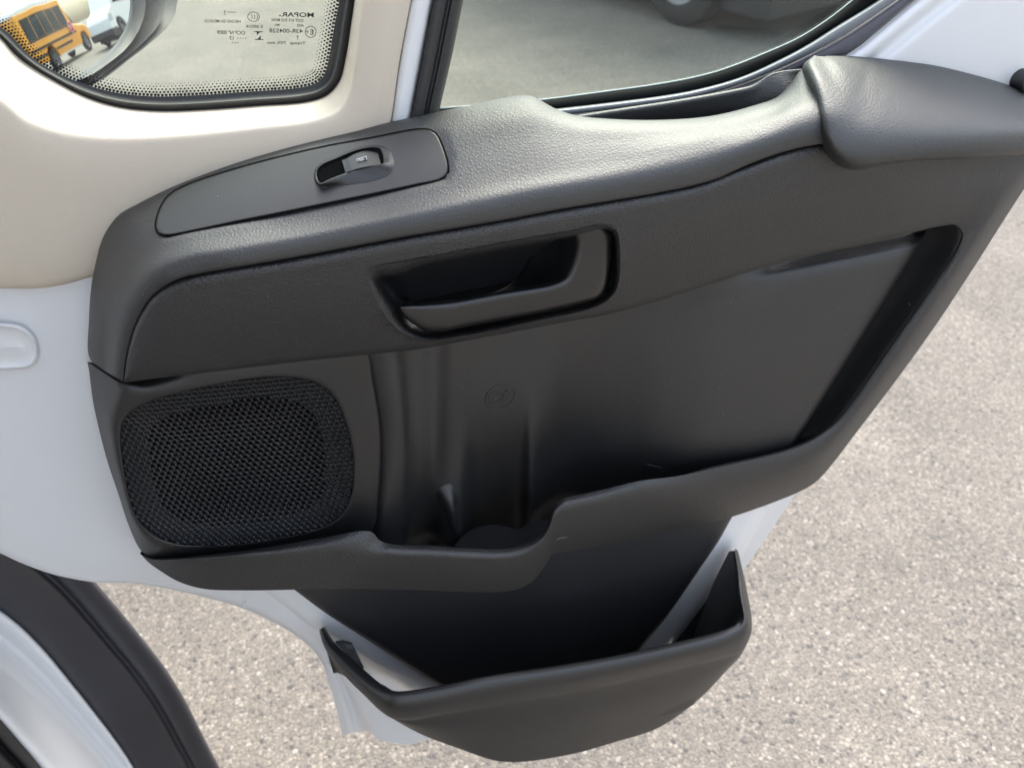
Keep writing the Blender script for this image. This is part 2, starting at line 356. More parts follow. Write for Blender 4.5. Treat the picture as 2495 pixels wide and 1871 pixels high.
def embossed():
    # pressed recess rim at the far left of the shell
    b = MB(); p = [(-120, 786), (-40, 787), (20, 788), (58, 797), (84, 822), (93, 852), (90, 880), (72, 897), (30, 901), (-40, 904), (-120, 906)]
    a = arc(with_w(p, -.0022), 40); inn = a.copy(); inn[:, 1] = 846+(a[:, 1]-846)*.80; inn[:, 0] -= 12; inn[:, 2] = .0005
    mid = (a+inn)/2; mid[:, 2] = .0022
    c = inn.copy(); c[:, 1] = 846+(inn[:, 1]-846)*.75; c[:, 0] -= 14; c[:, 2] = -.0005
    z = c.copy(); z[:, 1] = 846; z[:, 0] -= 20; z[:, 2] = .0008
    b.grid(P3(loft([a, mid, inn, c, z], 5)))
    return b.build('pressed_panel', M['paint'], SHELL, angle=60)
embossed()

def outer_skin():
    # outside sheet of the door, closing the hollow behind the trim
    o = [(-280, 720), (-290, 1190), (-110, 1280), (10, 1335), (231, 1404), (398, 1418), (590, 1468), (715, 1534), (785, 1595), (830, 1680), (860, 1750), (1040, 1770), (1410, 1735), (1545, 1660), (1680, 1520), (1790, 1375), (1905, 1205), (2000, 1090), (2245, 790), (2420, 520), (2500, 390), (2510, -60), (2180, -60), (2100, 0), (2030, 56), (1955, 104), (1880, 137), (1770, 180), (1700, 199), (1600, 218), (1479, 235), (1316, 256), (1180, 268), (1045, 282), (960, 420), (700, 560), (300, 680)]
    p = P3(with_w(o, -.062)); b = MB(); b.prism(p, (0, .003, 0)); b.build('outer_skin', M['paint'], DOOR, smooth=False)
outer_skin()

# ---- quarter light: trim, seal, glass
Q3 = [(-280, -230), (-120, -25), (-60, 40), (0, 90), (45, 140), (136, 199), (217, 240), (294, 262), (384, 271), (497, 268), (633, 258), (746, 249), (796, 233), (827, 199), (841, 149), (854, 68), (864, 0), (874, -80), (915, -420)]
QI = [(-280, -255), (-120, -50), (-60, 15), (0, 66), (22, 82), (77, 140), (136, 176), (199, 203), (271, 224), (362, 235), (452, 234), (588, 225), (723, 215), (764, 206), (786, 190), (798, 158), (814, 68), (827, 0), (838, -80), (880, -420)]
def quarter():
    n = 120; b = MB()
    Q0 = [(-300, 690), (-120, 700), (0, 701), (90, 701), (158, 691), (224, 672), (330, 640), (500, 590), (700, 520), (860, 430), (935, 360), (951, 300), (972, 155), (1001, 0), (1016, -80), (1080, -420)]
    Qa = [(-300, 650), (-120, 660), (0, 664), (90, 664), (160, 655), (240, 632), (345, 602), (500, 555), (690, 490), (840, 405), (905, 345), (930, 290), (955, 155), (982, 0), (996, -80), (1058, -420)]
    Q1 = [(-300, 330), (-120, 405), (0, 421), (136, 455), (271, 466), (407, 460), (560, 440), (720, 405), (840, 350), (893, 290), (915, 215), (932, 120), (950, 0), (962, -80), (1015, -420)]
    Q2 = [(-300, 0), (-120, 190), (0, 240), (68, 292), (149, 321), (226, 332), (316, 335), (452, 328), (633, 309), (760, 293), (825, 268), (852, 225), (868, 130), (884, 0), (894, -80), (940, -420)]
    c = [arc(with_w(Q0, -.014), n), arc(with_w(Q0, .000), n), arc(with_w(Qa, .006), n), arc(with_w(Q1, .011), n), arc(with_w(Q2, .006), n), arc(with_w(Q3, -.046), n)]
    c2 = c[5].copy(); c2[:, 2] = -.062
    # rounded brow between face and reveal
    br = c[4]*.86+c[5]*.14; br[:, 2] = -.002; fl = c[3]*.25+c[4]*.75; fl[:, 2] = .0095
    b.grid(P3(loft([c[0], c[1], c[2], c[3], fl, c[4], br, c[5], c2], [2, 5, 6, 6, 5, 4, 8, 2])))
    tr = b.build('quarter_trim', M['beige'], DOOR, angle=60)
    b = MB(); o = arc(with_w(Q3, -.047), n); i = arc(with_w(QI, -.056), n)
    md = o*.55+i*.45; md[:, 2] = -.042; o2 = o.copy(); o2[:, 2] = -.07; m2 = o*.35+i*.65; m2[:, 2] = -.054
    b.grid(P3(loft([o2, o, md, m2, i], 5))); b.build('quarter_seal', M['rubber'], DOOR, angle=60)
    b = MB(); gl = arc(with_w(QI, -.0575), n); ctr = P3(gl); top = [P3(np.array([(x, -430, -.0575)]))[0] for x in (881, -280)]
    outl = np.concatenate([ctr, np.array(top)]); b.poly(outl)
    G = b.build('quarter_glass', M['glass'], DOOR, smooth=False)
    # printed dot border
    b = MB(); dense = arc(with_w(QI, -.0568), 1200); tan = np.gradient(dense[:, :2], axis=0); Ls = np.concatenate([[0], np.cumsum(np.hypot(*np.diff(dense[:, :2], axis=0).T))])
    for row, (off, rad) in enumerate([(3.5, 3.9), (10.5, 3.1), (17.5, 2.5), (24.5, 1.8), (31, 1.1)]):
        s = (row % 2)*4.6
        while s < Ls[-1]:
            k = int(np.interp(s, Ls, np.arange(len(Ls)))); p = dense[k]; t = tan[k]/np.hypot(*tan[k]); nrm = np.array([t[1], -t[0]])
            c0 = p[:2]+nrm*off
            ring = [(c0[0]+rad*math.cos(a), c0[1]+rad*math.sin(a)*.92, -.0572) for a in np.arange(8)*math.pi/4]
            b.poly(P3(np.array(ring))); s += 9.2
    d = b.build('frit_dots', M['ink'], G, smooth=False); d['kind'] = 'stuff'
    return G
GLASS = quarter()

# ---- printing on the quarter glass (seen from inside, so reversed)
def text_px(name, s, x0, y0, cap, width, slope, parent, m, w=-.0571, mirror=True, bold=0):
    cu = bpy.data.curves.new(name, 'FONT'); cu.body = s; cu.resolution_u = 3; cu.offset = bold
    ob = bpy.data.objects.new('text_tmp', cu); COL.objects.link(ob)
    me = bpy.data.meshes.new_from_object(ob.evaluated_get(bpy.context.evaluated_depsgraph_get())); bpy.data.objects.remove(ob)
    v = np.array([q.co[:] for q in me.vertices]); 
    x1 = v[:, 0].max(); xx = v[:, 0]/x1*width; yy = v[:, 1]/.70*cap
    px = x0-xx if mirror else x0+xx; py = y0-yy+slope*(px-x0)
    P = P3(np.column_stack([px, py, np.full(len(px), w)]))
    b = MB(); b.add(P, [tuple(p.vertices) for p in me.polygons]); bpy.data.meshes.remove(me)
    return b.build(name, m, parent, smooth=False)
Z = .16275
def tz(s, xr, xl, ybase, capz, slope=.02, bold=.014):
    text_px('glass_marking', s, 470+xr*Z, ybase*Z, capz*Z, (xr-xl)*Z, slope, GLASS, M['ink'], bold=bold)
tz('MOPAR', 1818, 1325, 262, 66, .02, .02)
tz('DOT 615 SGS M30V', 1655, 1170, 332, 42)
tz('AS2', 1658, 1556, 405, 38); tz('MX', 1298, 1225, 395, 34)
tz('43R-004528', 1642, 1143, 500, 60); tz('T', 1590, 1548, 595, 55)
tz('Transp  70% min', 1688, 1110, 672, 42); tz('E', 1812, 1756, 525, 78); tz('9', 1732, 1698, 505, 44)
tz('HECHO EN MEXICO', 718, 175, 350, 45); tz('E 000214', 1045, 803, 425, 44); tz('OCP N\u00ba 0009', 782, 363, 524, 56)
tz('17', 622, 545, 605, 56); tz('7', 494, 462, 213, 46)
def marks():
    def ring(cx, cy, rx, ry, th):
        b = MB(); a = np.linspace(0, 2*math.pi, 33)[:-1]
        o = P3(np.column_stack([cx+rx*np.cos(a), cy+ry*np.sin(a), np.full(32, -.0571)])); i = P3(np.column_stack([cx+(rx-th)*np.cos(a), cy+(ry-th)*np.sin(a), np.full(32, -.0571)]))
        b.grid(np.array([o, i]), closed=True); b.build('glass_marking', M['ink'], GLASS, smooth=False)
    X = lambda x: 470+x*Z
    ring(X(1763), 482*Z, 86*Z, 88*Z, 1.6); ring(X(908), 256*Z, 92*Z, 74*Z, 1.4)
    b = MB()
    def dot(x, y, r):
        b.poly(P3(np.array([(X(x)+r*math.cos(a), y*Z+r*math.sin(a), -.0571) for a in np.arange(8)*math.pi/4])))
    for x in (528, 562, 595, 628): dot(x, 188, 1.5)
    for x in (668, 712, 750, 790): dot(x, 577, 1.3)
    for x in (590, 632, 674): dot(x, 647, 1.3)
    dot(1304, 238, 2.0)
    for x0 in (872, 912, 952):                      # three C arcs, reversed
        a = np.linspace(-1.15, 1.15, 9); pa = np.array([(X(x0-6+26*math.cos(t)), (256+38*math.sin(t))*Z, -.0571) for t in a]); pb = pa.copy(); pb[:, 0] -= 1.5
        b.grid(np.array([P3(pa), P3(pb)]))
    for pts in ([(918, 470), (1048, 476), (1048, 488), (1000, 487), (962, 532), (955, 484), (918, 482)], [(926, 590), (968, 590), (1014, 538), (1018, 592), (1058, 592), (1058, 604), (926, 602)]):
        b.poly(P3(np.array([(X(x), y*Z, -.0571) for x, y in pts])))
    b.poly(P3(np.array([(X(x), y*Z, -.0571) for x, y in [(466, 220), (496, 222), (496, 229), (466, 227)]])))
    b.build('glass_marking', M['ink'], GLASS, smooth=False)
marks()

# ---- division bar, main glass, seals
def window():
    b = MB()
    L0 = [(1140, -420), (1072, -80), (1056, 0), (1025, 163), (999, 300), (984, 380)]; R0 = [(1215, -420), (1145, -80), (1128, 0), (1097, 152), (1066, 285), (1050, 370)]
    l, r = arc(with_w(L0, -.012), 14), arc(with_w(R0, -.03), 14)
    rows = []
    for t, w in ((0, -.02), (0, -.004), (.10, .001), (.42, .001), (.50, -.004), (.58, -.004), (.64, -.001), (.9, -.006), (1, -.016), (1, -.05)):
        a = l*(1-t)+r*t; a[:, 2] = w; rows.append(a)
    b.grid(P3(loft(rows, 3))); b.build('division_bar', M['rubber'], DOOR, angle=60)
    S0 = [(1030, 268), (1180, 256), (1316, 244), (1479, 223), (1600, 206), (1700, 187), (1767, 168), (1876, 125), (1948, 92), (2020, 46), (2078, 0), (2150, -65), (2290, -230), (2370, -430)]
    S1 = [(1030, 292), (1180, 280), (1348, 264), (1515, 245), (1620, 231), (1700, 216), (1803, 187), (1912, 137), (1970, 105), (2030, 66), (2140, -2), (2215, -60), (2350, -220), (2430, -430)]
    S2 = [(1030, 312), (1200, 300), (1395, 279), (1551, 259), (1640, 247), (1700, 236), (1803, 206), (1920, 158), (1992, 122), (2060, 84), (2185, 0), (2262, -60), (2395, -215), (2475, -430)]
    S3 = [(1030, 330), (1220, 318), (1420, 296), (1570, 276), (1660, 262), (1720, 250), (1830, 220), (1940, 180), (2010, 150), (2062, 136), (2232, 0), (2305, -60), (2440, -215), (2520, -430)]
    n = 80; s0, s1, s2, s3 = arc(with_w(S0, -.032), n), arc(with_w(S1, -.018), n), arc(with_w(S2, -.004), n), arc(with_w(S3, -.012), n)
    b = MB(); out = P3(np.concatenate([s0, with_w([(2300, -440), (1219, -440), (1145, -80), (1128, 0), (1066, 250)], -.032)])); b.poly(out)
    b.build('window_glass', M['glass'], DOOR, smooth=False)
    b = MB(); a = s0.copy(); a[:, 2] = -.034; a2 = s0*.7+s1*.3; a2[:, 2] = -.022; a3 = s0*.15+s1*.85; a3[:, 2] = -.017; a4 = s1.copy(); a4[:, 2] = -.024
    b.grid(P3(loft([a, a2, a3, s1, a4], 4))); b.build('window_seal', M['felt'], DOOR, angle=60)
    b = MB(); a0 = s1.copy(); a0[:, 2] = -.024; m1 = s1*.7+s2*.3; m1[:, 2] = -.009; m2 = s1*.3+s2*.7; m2[:, 2] = -.0075; a9 = s2.copy(); a9[:, 2] = -.013
    b.grid(P3(loft([a0, m1, m2, s2*1.0+np.array([0, 0, -.006]), a9], 5))); b.build('sill_strip', M['rubbergrey'], DOOR, angle=60)
    b = MB(); a0 = s2.copy(); a0[:, 2] = -.016; m1 = s2*.75+s3*.25; m1[:, 2] = -.010; m2 = s2*.25+s3*.75; m2[:, 2] = -.009; a9 = s3.copy(); a9[:, 2] = -.016
    b.grid(P3(loft([a0, m1, m2, a9], 5))); b.build('door_seal', mat('dark_grey_seal', (.10, .10, .115), .55), DOOR, angle=60)
    b = MB(); e = s0.copy(); e[:, 2] = -.030; b.tube(P3(e), .0007, 6); b.build('glass_edge_glint', M['rim'], DOOR)  # thin light tube stands in for the highlight on the glass edge
window()

# ---- padded armrest top
A0 = np.array([(222, 880, .010), (215, 860, .010), (217, 785, .010), (222, 706, .010), (233, 644, .010), (246, 592, .010), (265, 554, .010), (292, 522, .010), (334, 498, .010), (407, 461, .010), (542, 408, .010), (678, 366, .010), (859, 321, .010), (1000, 289, .010), (1150, 259, .010), (1226, 242, .010), (1273, 235, .010), (1298, 237, .011), (1316, 246, .014), (1352, 266, .022), (1403, 283, .030), (1479, 291, .037), (1587, 294, .042), (1700, 288, .043), (1767, 277, .041), (1840, 257, .036), (1890, 239, .028), (1925, 205, .016), (1950, 172, .008), (1990, 160, .006)], float)
CREASE = np.array([(300, 930), (306, 885), (317, 834), (330, 793), (349, 752), (368, 725), (395, 701), (417, 687), (444, 676), (498, 664), (580, 650), (700, 630), (850, 602), (1000, 574), (1121, 554), (1241, 533), (1362, 510), (1500, 487), (1600, 470), (1695, 450), (1749, 434), (1804, 409), (1858, 387), (1912, 369), (1966, 356), (2040, 345)], float)
CRW = [(300, .062), (317, .072), (349, .088), (417, .101), (580, .106), (1300, .106), (1700, .102), (2040, .095), (2560, .055)]
PLATE = [(1019, 315), (900, 337), (768, 362), (588, 407), (452, 452), (413, 474), (394, 498), (382, 528), (378, 552), (384, 568), (401, 574), (431, 571), (588, 539), (700, 517), (768, 503), (900, 476), (1008, 453), (1076, 437), (1090, 425), (1093, 409), (1081, 362), (1062, 325), (1045, 316)]
def armrest():
    n = 150; b = MB()
    def st(a, n=n): return arc(a, n)
    A2 = np.array([(258, 905), (258, 870), (262, 800), (272, 735), (292, 680), (325, 640), (372, 612), (440, 592), (560, 572), (700, 550), (900, 508), (1100, 464), (1300, 424), (1500, 392), (1700, 352), (1850, 308), (1950, 270), (2020, 250)], float)
    A2w = [(258, .040), (272, .050), (300, .061), (340, .071), (400, .080), (480, .085), (600, .088), (1300, .089), (1700, .088), (2020, .08)]
    c0 = st(A0); cr = st(winterp(CREASE, CRW)); sh = st(winterp(A2, A2w))
    bk = c0.copy(); bk[:, 2] -= .03
    t1 = c0*.80+sh*.20; t1[:, 2] = c0[:, 2]*.72+sh[:, 2]*.28+.004
    t2 = c0*.45+sh*.55; t2[:, 2] = c0[:, 2]*.40+sh[:, 2]*.60+.003
    f1 = sh*.55+cr*.45; f1[:, 2] = sh[:, 2]*.30+cr[:, 2]*.70+.0035
    f2 = sh*.12+cr*.88; f2[:, 2] = cr[:, 2]+.0012
    inn = cr.copy(); inn[:, 2] -= .012
    px = loft([bk, c0, t1, t2, sh, f1, f2, cr, inn], [2, 4, 6, 7, 7, 6, 3, 2])
    # flat seat for the switch plate
    big = [(735+(x-735)*1.02, 447+(y-447)*1.05) for x, y in PLATE]; fit = poly_fit(px[5:34].reshape(-1, 3), big)
    for i in range(4, 36):
        for j in range(px.shape[1]):
            x, y = px[i, j, :2]
            if 340 < x < 1130 and inside((x, y), big): px[i, j, 2] = fit(x, y)-.0012
    g3 = P3(px); b.grid(g3); o = b.build('armrest_pad', M['leather'], DOOR, angle=70)
    return px, fit
def wsurf(F, x, y):
    d = (F[:, 0]-x)**2+(F[:, 1]-y)**2; i = np.argsort(d)[:6]; k = 1/(d[i]+4)
    return float((F[i, 2]*k).sum()/k.sum())
def poly_fit(F, poly):
    k = np.array([inside(q[:2], poly) for q in F]); A = F[k]; X = (A[:, 0]-735)/350; Yq = (A[:, 1]-447)/130
    B = np.column_stack([np.ones(len(X)), X, Yq, X*X, X*Yq, Yq*Yq]); co = np.linalg.lstsq(B, A[:, 2], rcond=None)[0]
    return lambda x, y: float(np.dot(co, [1, (x-735)/350, (y-447)/130, ((x-735)/350)**2, (x-735)/350*(y-447)/130, ((y-447)/130)**2]))
ARM, AFIT = armrest()
def arm_w(pts, dw):
    return np.array([(x, y, AFIT(x, y)+dw) for x, y in np.asarray(pts)[:, :2]])
def recess():
    # hollow between the pad and the sill
    b = MB(); n = 40
    F0 = [(1385, 288, .006), (1403, 283, .006), (1515, 265, .006), (1623, 249, .006), (1700, 236, .006), (1785, 220, .006), (1832, 209, .006), (1858, 194, .006), (1879, 181, .007), (1905, 174, .007), (1960, 168, .007)]
    F1 = [(1385, 302, .008), (1410, 300, .008), (1515, 288, .007), (1623, 276, .006), (1700, 264, .006), (1780, 249, .007), (1835, 233, .009), (1872, 213, .012), (1896, 196, .013), (1920, 186, .011), (1965, 178, .009)]
    F2 = [(1385, 330, .008), (1420, 335, .006), (1515, 345, .002), (1623, 345, .0), (1700, 340, .0), (1790, 322, .004), (1860, 288, .014), (1905, 250, .022), (1925, 222, .022), (1945, 205, .014), (1975, 190, .01)]
    f0 = arc(F0, n); bk = f0.copy(); bk[:, 2] -= .02; r1 = f0*.75+arc(F1, n)*.25; r1[:, 2] = .0085
    b.grid(P3(loft([bk, f0, r1, arc(F1, n), arc(F2, n)], 5))); b.build('grab_recess', M['leather'], DOOR, angle=70)
recess()

# ---- switch plate with window switch
def plate():
    n = 110; a = arc(PLATE, n, True); c = np.array([735, 447.])
    def ring(s, dw, sh=0):
        # inset by sh pixels then scale towards a spine that follows the plate
        q = a.copy(); spx = np.clip(q[:, 0], 470, 1000); spy = np.interp(spx, [470, 735, 1000], [505, 447, 388])
        sp = np.column_stack([spx, spy]); d = q-sp; ln = np.maximum(np.hypot(d[:, 0], d[:, 1]), 1)[:, None]
        q = sp+d*(np.maximum(ln-sh, 0)/ln)*s
        return arm_w(q, dw)
    b = MB(); b.grid(P3(loft([ring(1, .0002, -2.5), ring(1, .0011, -2.0), ring(1, .0011, 1.2), ring(1, .0002, 1.4)], 2)), closed=True); 
    PL = MB(); rows = [ring(1, -.001, 1.5), ring(1, .0012, 2.2), ring(1, .0020, 3.5), ring(1, .0022, 6)]
    PL.grid(P3(loft(rows, 3)), closed=True)
    ins_ = ring(1, .0022, 6); k0, k1 = int(ins_[:, 0].argmin()), int(ins_[:, 0].argmax()); roll = np.roll(ins_, -k0, axis=0); k1 = (k1-k0) % n
    lo_, hi_ = roll[:k1+1], np.concatenate([roll[k1:], roll[:1]])[::-1]
    def byx(q, m=50):
        L_ = np.concatenate([[0], np.cumsum(np.hypot(*np.diff(q[:, :2], axis=0).T))]); t = np.linspace(0, L_[-1], m); return np.column_stack([np.interp(t, L_, q[:, k]) for k in range(2)])
    ua, ub = byx(hi_), byx(lo_)
    PL.grid(P3(np.array([arm_w(ua*(1-t)+ub*t, .0022) for t in np.linspace(0, 1, 12)])))
    o = PL.build('switch_plate', M['smooth'], DOOR, angle=60)
    b.build('plate_gap', M['void'], o, angle=60)
    # raised hood of the switch
    OPEN = [(774, 414), (789, 401), (822, 387), (857, 372), (887, 363), (920, 361), (928, 367), (934, 399), (916, 402), (881, 409), (846, 421), (799, 439), (780, 447), (774, 436)]
    OUT = [(768, 412), (785, 396), (820, 381), (856, 366), (888, 357), (926, 355), (950, 366), (960, 405), (945, 426), (905, 441), (862, 448), (820, 452), (780, 455), (766, 440)]
    oi = arc(OPEN, 60, True); oo = arc(OUT, 60, True)
    low = np.clip((oi[:, 1]-np.interp(oi[:, 0], [774, 934], [432, 385]))/14, 0, 1)
    hi = arm_w(oi, .004); hi[:, 2] += .005*low
    ou = arm_w(oo, .0025); md = hi*.55+ou*.45; md[:, 2] = hi[:, 2]*.75+ou[:, 2]*.25+.0015
    dn = hi.copy(); dn[:, 2] -= .004
    b = MB(); b.grid(P3(loft([ou, md, hi, dn], [5, 4, 2])), closed=True); b.build('switch_hood', M['smooth'], o, angle=75)
    b = MB(); w = arm_w(oi, .0034); b.poly(P3(w)); b.build('switch_well', M['void'], o, smooth=False)
    # rocker
    top = [(834, 391), (846, 386), (863, 376), (887, 369), (905, 370), (921, 374)]; bot = [(842, 421), (856, 416), (876, 410), (895, 406), (912, 403), (928, 400)]
    t, u = arc(arm_w(top, .0045), 16), arc(arm_w(bot, .0075), 16)
    bulge = np.sin(np.linspace(0, math.pi, 16))*.0012
    m = (t+u)/2; m[:, 2] += .0006
    for q in (t, m, u): q[:, 2] += bulge
    tb = t.copy(); tb[:, 2] -= .004
    b = MB(); b.grid(P3(loft([tb, t, m, u], 3)))
    lf = np.array([[(833, 391), (846, 387)], [(842, 421), (855, 416.5)]], float)
    g = np.array([[(*lf[0][0], t[0][2]+.0002), (*lf[0][1], t[2][2]+.0016)], [(*lf[1][0], u[0][2]+.0002), (*lf[1][1], u[2][2]+.0016)]])
    b.grid(P3(g)); b.build('window_switch', M['smooth'], o, angle=50)
    # window symbol
    b = MB(); ic = [(868, 387), (880, 384), (893, 380), (895, 393), (887, 395.5), (880, 396.5), (872, 394.5), (869, 391)]
    w0 = wsurf(np.concatenate([t, m, u]), 880, 388)+.0011
    b.poly(P3(with_w(ic, w0))); b.build('switch_symbol', M['whiteink'], o, smooth=False)
    b = MB()
    for q in ([(871, 388.2), (873, 387.8), (874, 391.5), (878, 393.4), (877.5, 394.8), (873, 393.2)], [(883.5, 385.5), (891, 382.8), (892.2, 391.5), (885, 393.2), (884.5, 390.5), (888.5, 389.2), (888, 386.3), (884, 387.2)], [(878, 387.6), (880.8, 387), (881, 389), (878.3, 389.6)]):
        b.poly(P3(with_w(q, w0+.0003)))
    b.build('switch_symbol', M['smooth'], o, smooth=False)
plate()

# ---- moulded frame: middle band, rear frame and lower lip in one piece
ST = [((308, 931), (300, 928)), ((345, 926), (308, 878)), ((390, 921), (330, 795)), ((440, 915), (366, 729)), ((500, 908), (417, 689)), ((578, 899), (498, 666)), ((723, 882), (700, 632)), ((884, 865), (880, 598)), ((1008, 853), (1040, 569)), ((1103, 836), (1180, 545)), ((1230, 813), (1320, 519)), ((1356, 789), (1440, 498)), ((1483, 766), (1551, 479)), ((1600, 735), (1640, 463)),
      ((1696, 704), (1710, 447)), ((1802, 670), (1804, 411)), ((1937, 631), (1912, 371)), ((2082, 600), (2030, 345)), ((2200, 573), (2200, 340)), ((2299, 550), (2420, 335)), ((2330, 549), (2575, 335)), ((2347, 572), (2545, 385)), ((2333, 610), (2460, 515)), ((2276, 697), (2371, 655)), ((2178, 838), (2275, 800)), ((2086, 970), (2178, 934)), ((2040, 1028), (2082, 1060)), ((1998, 1062), (2034, 1123)), ((1957, 1084), (1988, 1174)), ((1895, 1105), (1943, 1200)),
      ((1745, 1139), (1777, 1261)), ((1650, 1160), (1700, 1280)), ((1563, 1171), (1600, 1301)), ((1467, 1193), (1480, 1325)), ((1395, 1209), (1400, 1340)), ((1371, 1216), (1362, 1347)), ((1351, 1233), (1345, 1352)), ((1342, 1258), (1336, 1366)), ((1326, 1290), (1318, 1392)), ((1290, 1319), (1294, 1418)), ((1238, 1336), (1250, 1438)), ((1150, 1336), (1150, 1442)), ((1064, 1331), (1040, 1438)), ((951, 1325), (902, 1435)), ((926, 1317), (820, 1434)), ((903, 1295), (720, 1436)), ((781, 1311), (600, 1438)), ((627, 1337), (495, 1434)), ((520, 1350), (434, 1416)), ((434, 1358), (390, 1390)), ((376, 1360), (360, 1368)), ((344, 1352), (342, 1348))]
WIN = [.055, .062, .070, .076, .078, .078, .078, .078, .078, .078, .078, .078, .077, .076, .075, .073, .070, .066, .062, .055, .052, .050, .050, .050, .051, .053, .055, .057, .059, .060, .062, .064, .066, .069, .072, .074, .076, .078, .080, .081, .082, .083, .083, .083, .082, .080, .076, .068, .060, .050, .034, .016]
WOUT = [.060, .070, .084, .095, .100, .104, .105, .105, .105, .105, .105, .104, .103, .102, .101, .099, .096, .092, .085, .060, .020, .012, .012, .012, .012, .012, .013, .015, .020, .028, .040, .043, .047, .051, .055, .058, .061, .064, .067, .070, .073, .075, .075, .074, .072, .068, .060, .050, .040, .030, .018, .008]
R0 = [(905, 653), (1000, 635), (1166, 603), (1305, 578), (1400, 562), (1476, 547), (1500, 557), (1510, 595), (1507, 690), (1491, 723), (1451, 748), (1293, 785), (1135, 817), (1040, 829), (990, 815), (954, 789), (923, 744), (899, 690), (893, 664)]
RO = arc(R0, 140, True)
def frame():
    m = 6; inn = cat([(*a, w) for (a, _), w in zip(ST, WIN)], m); out = cat([(*b, w) for (_, b), w in zip(ST, WOUT)], m); n = len(inn)
    s = np.arange(n)/m                                   # station number
    def sm(a, b): x = np.clip((s-a)/(b-a), 0, 1); return x*x*(3-2*x)
    lip = sm(30.0, 34.0)                                  # rounded rim grows along the lower pocket
    band = 1-sm(17, 21); mid = (sm(17, 21))*(1-lip)
    # columns t from inner edge to outer edge
    T = [0, .03, .10, .2, .32, .45, .58, .7, .82, .92, .975, 1.0]; rows = []
    dpx = np.hypot(*(out-inn)[:, :2].T)
    rim = np.interp(s, [0, 42, 43, 44, 45, 46, 47, 48, 51], [24, 24, 28, 48, 85, 64, 22, 9, 6])
    for t in T:
        a = inn*(1-t)+out*t
        w_band = inn[:, 2]+(out[:, 2]-inn[:, 2])*t+.006*math.sin(math.pi*t)
        # edge of the band at the crease rolls in a little, the bottom edge too
        w_band = w_band-.006*max(0, (t-.93)/.07)**2-.004*max(0, (.05-t)/.05)**2
        w_mid = inn[:, 2]+(out[:, 2]-inn[:, 2])*max(0, (t-.45)/.55)**2.2+.004*math.sin(math.pi*min(1, t*1.6))
        tr = np.clip(t*dpx/rim, 0, 1)                     # rim about 24 px wide, wider beside the speaker
        w_lip = inn[:, 2]+.010*np.sin(tr*math.pi/2)-(inn[:, 2]-out[:, 2])*np.clip((t-.2)/.8, 0, 1)**1.6
        a[:, 2] = band*w_band+mid*w_mid+lip*w_lip; rows.append(a)
    sub = [2, 3, 4, 4, 4, 4, 4, 4, 4, 2, 2]
    px = loft(rows, sub); kk, nn = px.shape[:2]
    # open the handle recess: drop faces inside, slide the rim vertices onto the outline
    ins = np.zeros((kk, nn), bool)
    box = (px[..., 0] > 880) & (px[..., 0] < 1525) & (px[..., 1] > 540) & (px[..., 1] < 840)
    for i, j in zip(*np.where(box)): ins[i, j] = inside(px[i, j, :2], RO)
    keep = np.ones((kk, nn), bool)
    for i in range(kk-1):
        for j in range(nn-1):
            if ins[i:i+2, j:j+2].all(): keep[i, j] = False
    F = px[~ins]; 
    for i in range(kk):
        for j in range(nn):
            if ins[i, j] and keep[max(i-1, 0):i+1, max(j-1, 0):j+1].any():
                d = np.hypot(*(RO-px[i, j, :2]).T); k = d.argmin(); px[i, j, :2] = RO[k]
    g3 = P3(px); b = MB(); b.grid(g3, keep=keep)
    # folded-back edges
    e = g3[0]; lp = lip[:, None]; b.grid(np.array([e, e+(np.array([0, .012, .0015])*band[:, None]+np.array([0, .001, 0])*(1-band[:, None]))*(1-lp)+np.array([[0, .003, 0]])*lp-np.column_stack([0*s, 0*s, np.minimum(.006, .1*dpx/1700)])*lp, e+(np.array([0, .05, .004])*band[:, None]+np.array([0, .003, 0])*(1-band[:, None]))*(1-lp)+np.array([[0, .006, 0]])*lp-np.column_stack([0*s, 0*s, np.minimum(.05, .45*dpx/1700)])*lp]))
    e = g3[-1]; e2 = e+np.array([0, .03, -.001]); e2[:, 1] = np.where(lip > .5, np.maximum(e2[:, 1], -.012), e2[:, 1]); b.grid(np.array([e, e+np.array([.0, .006, -.0015]), e2]))
    o = b.build('door_trim_frame', M['leather_mid'], DOOR, angle=50)
    return F, o
FR, FRAME = frame()
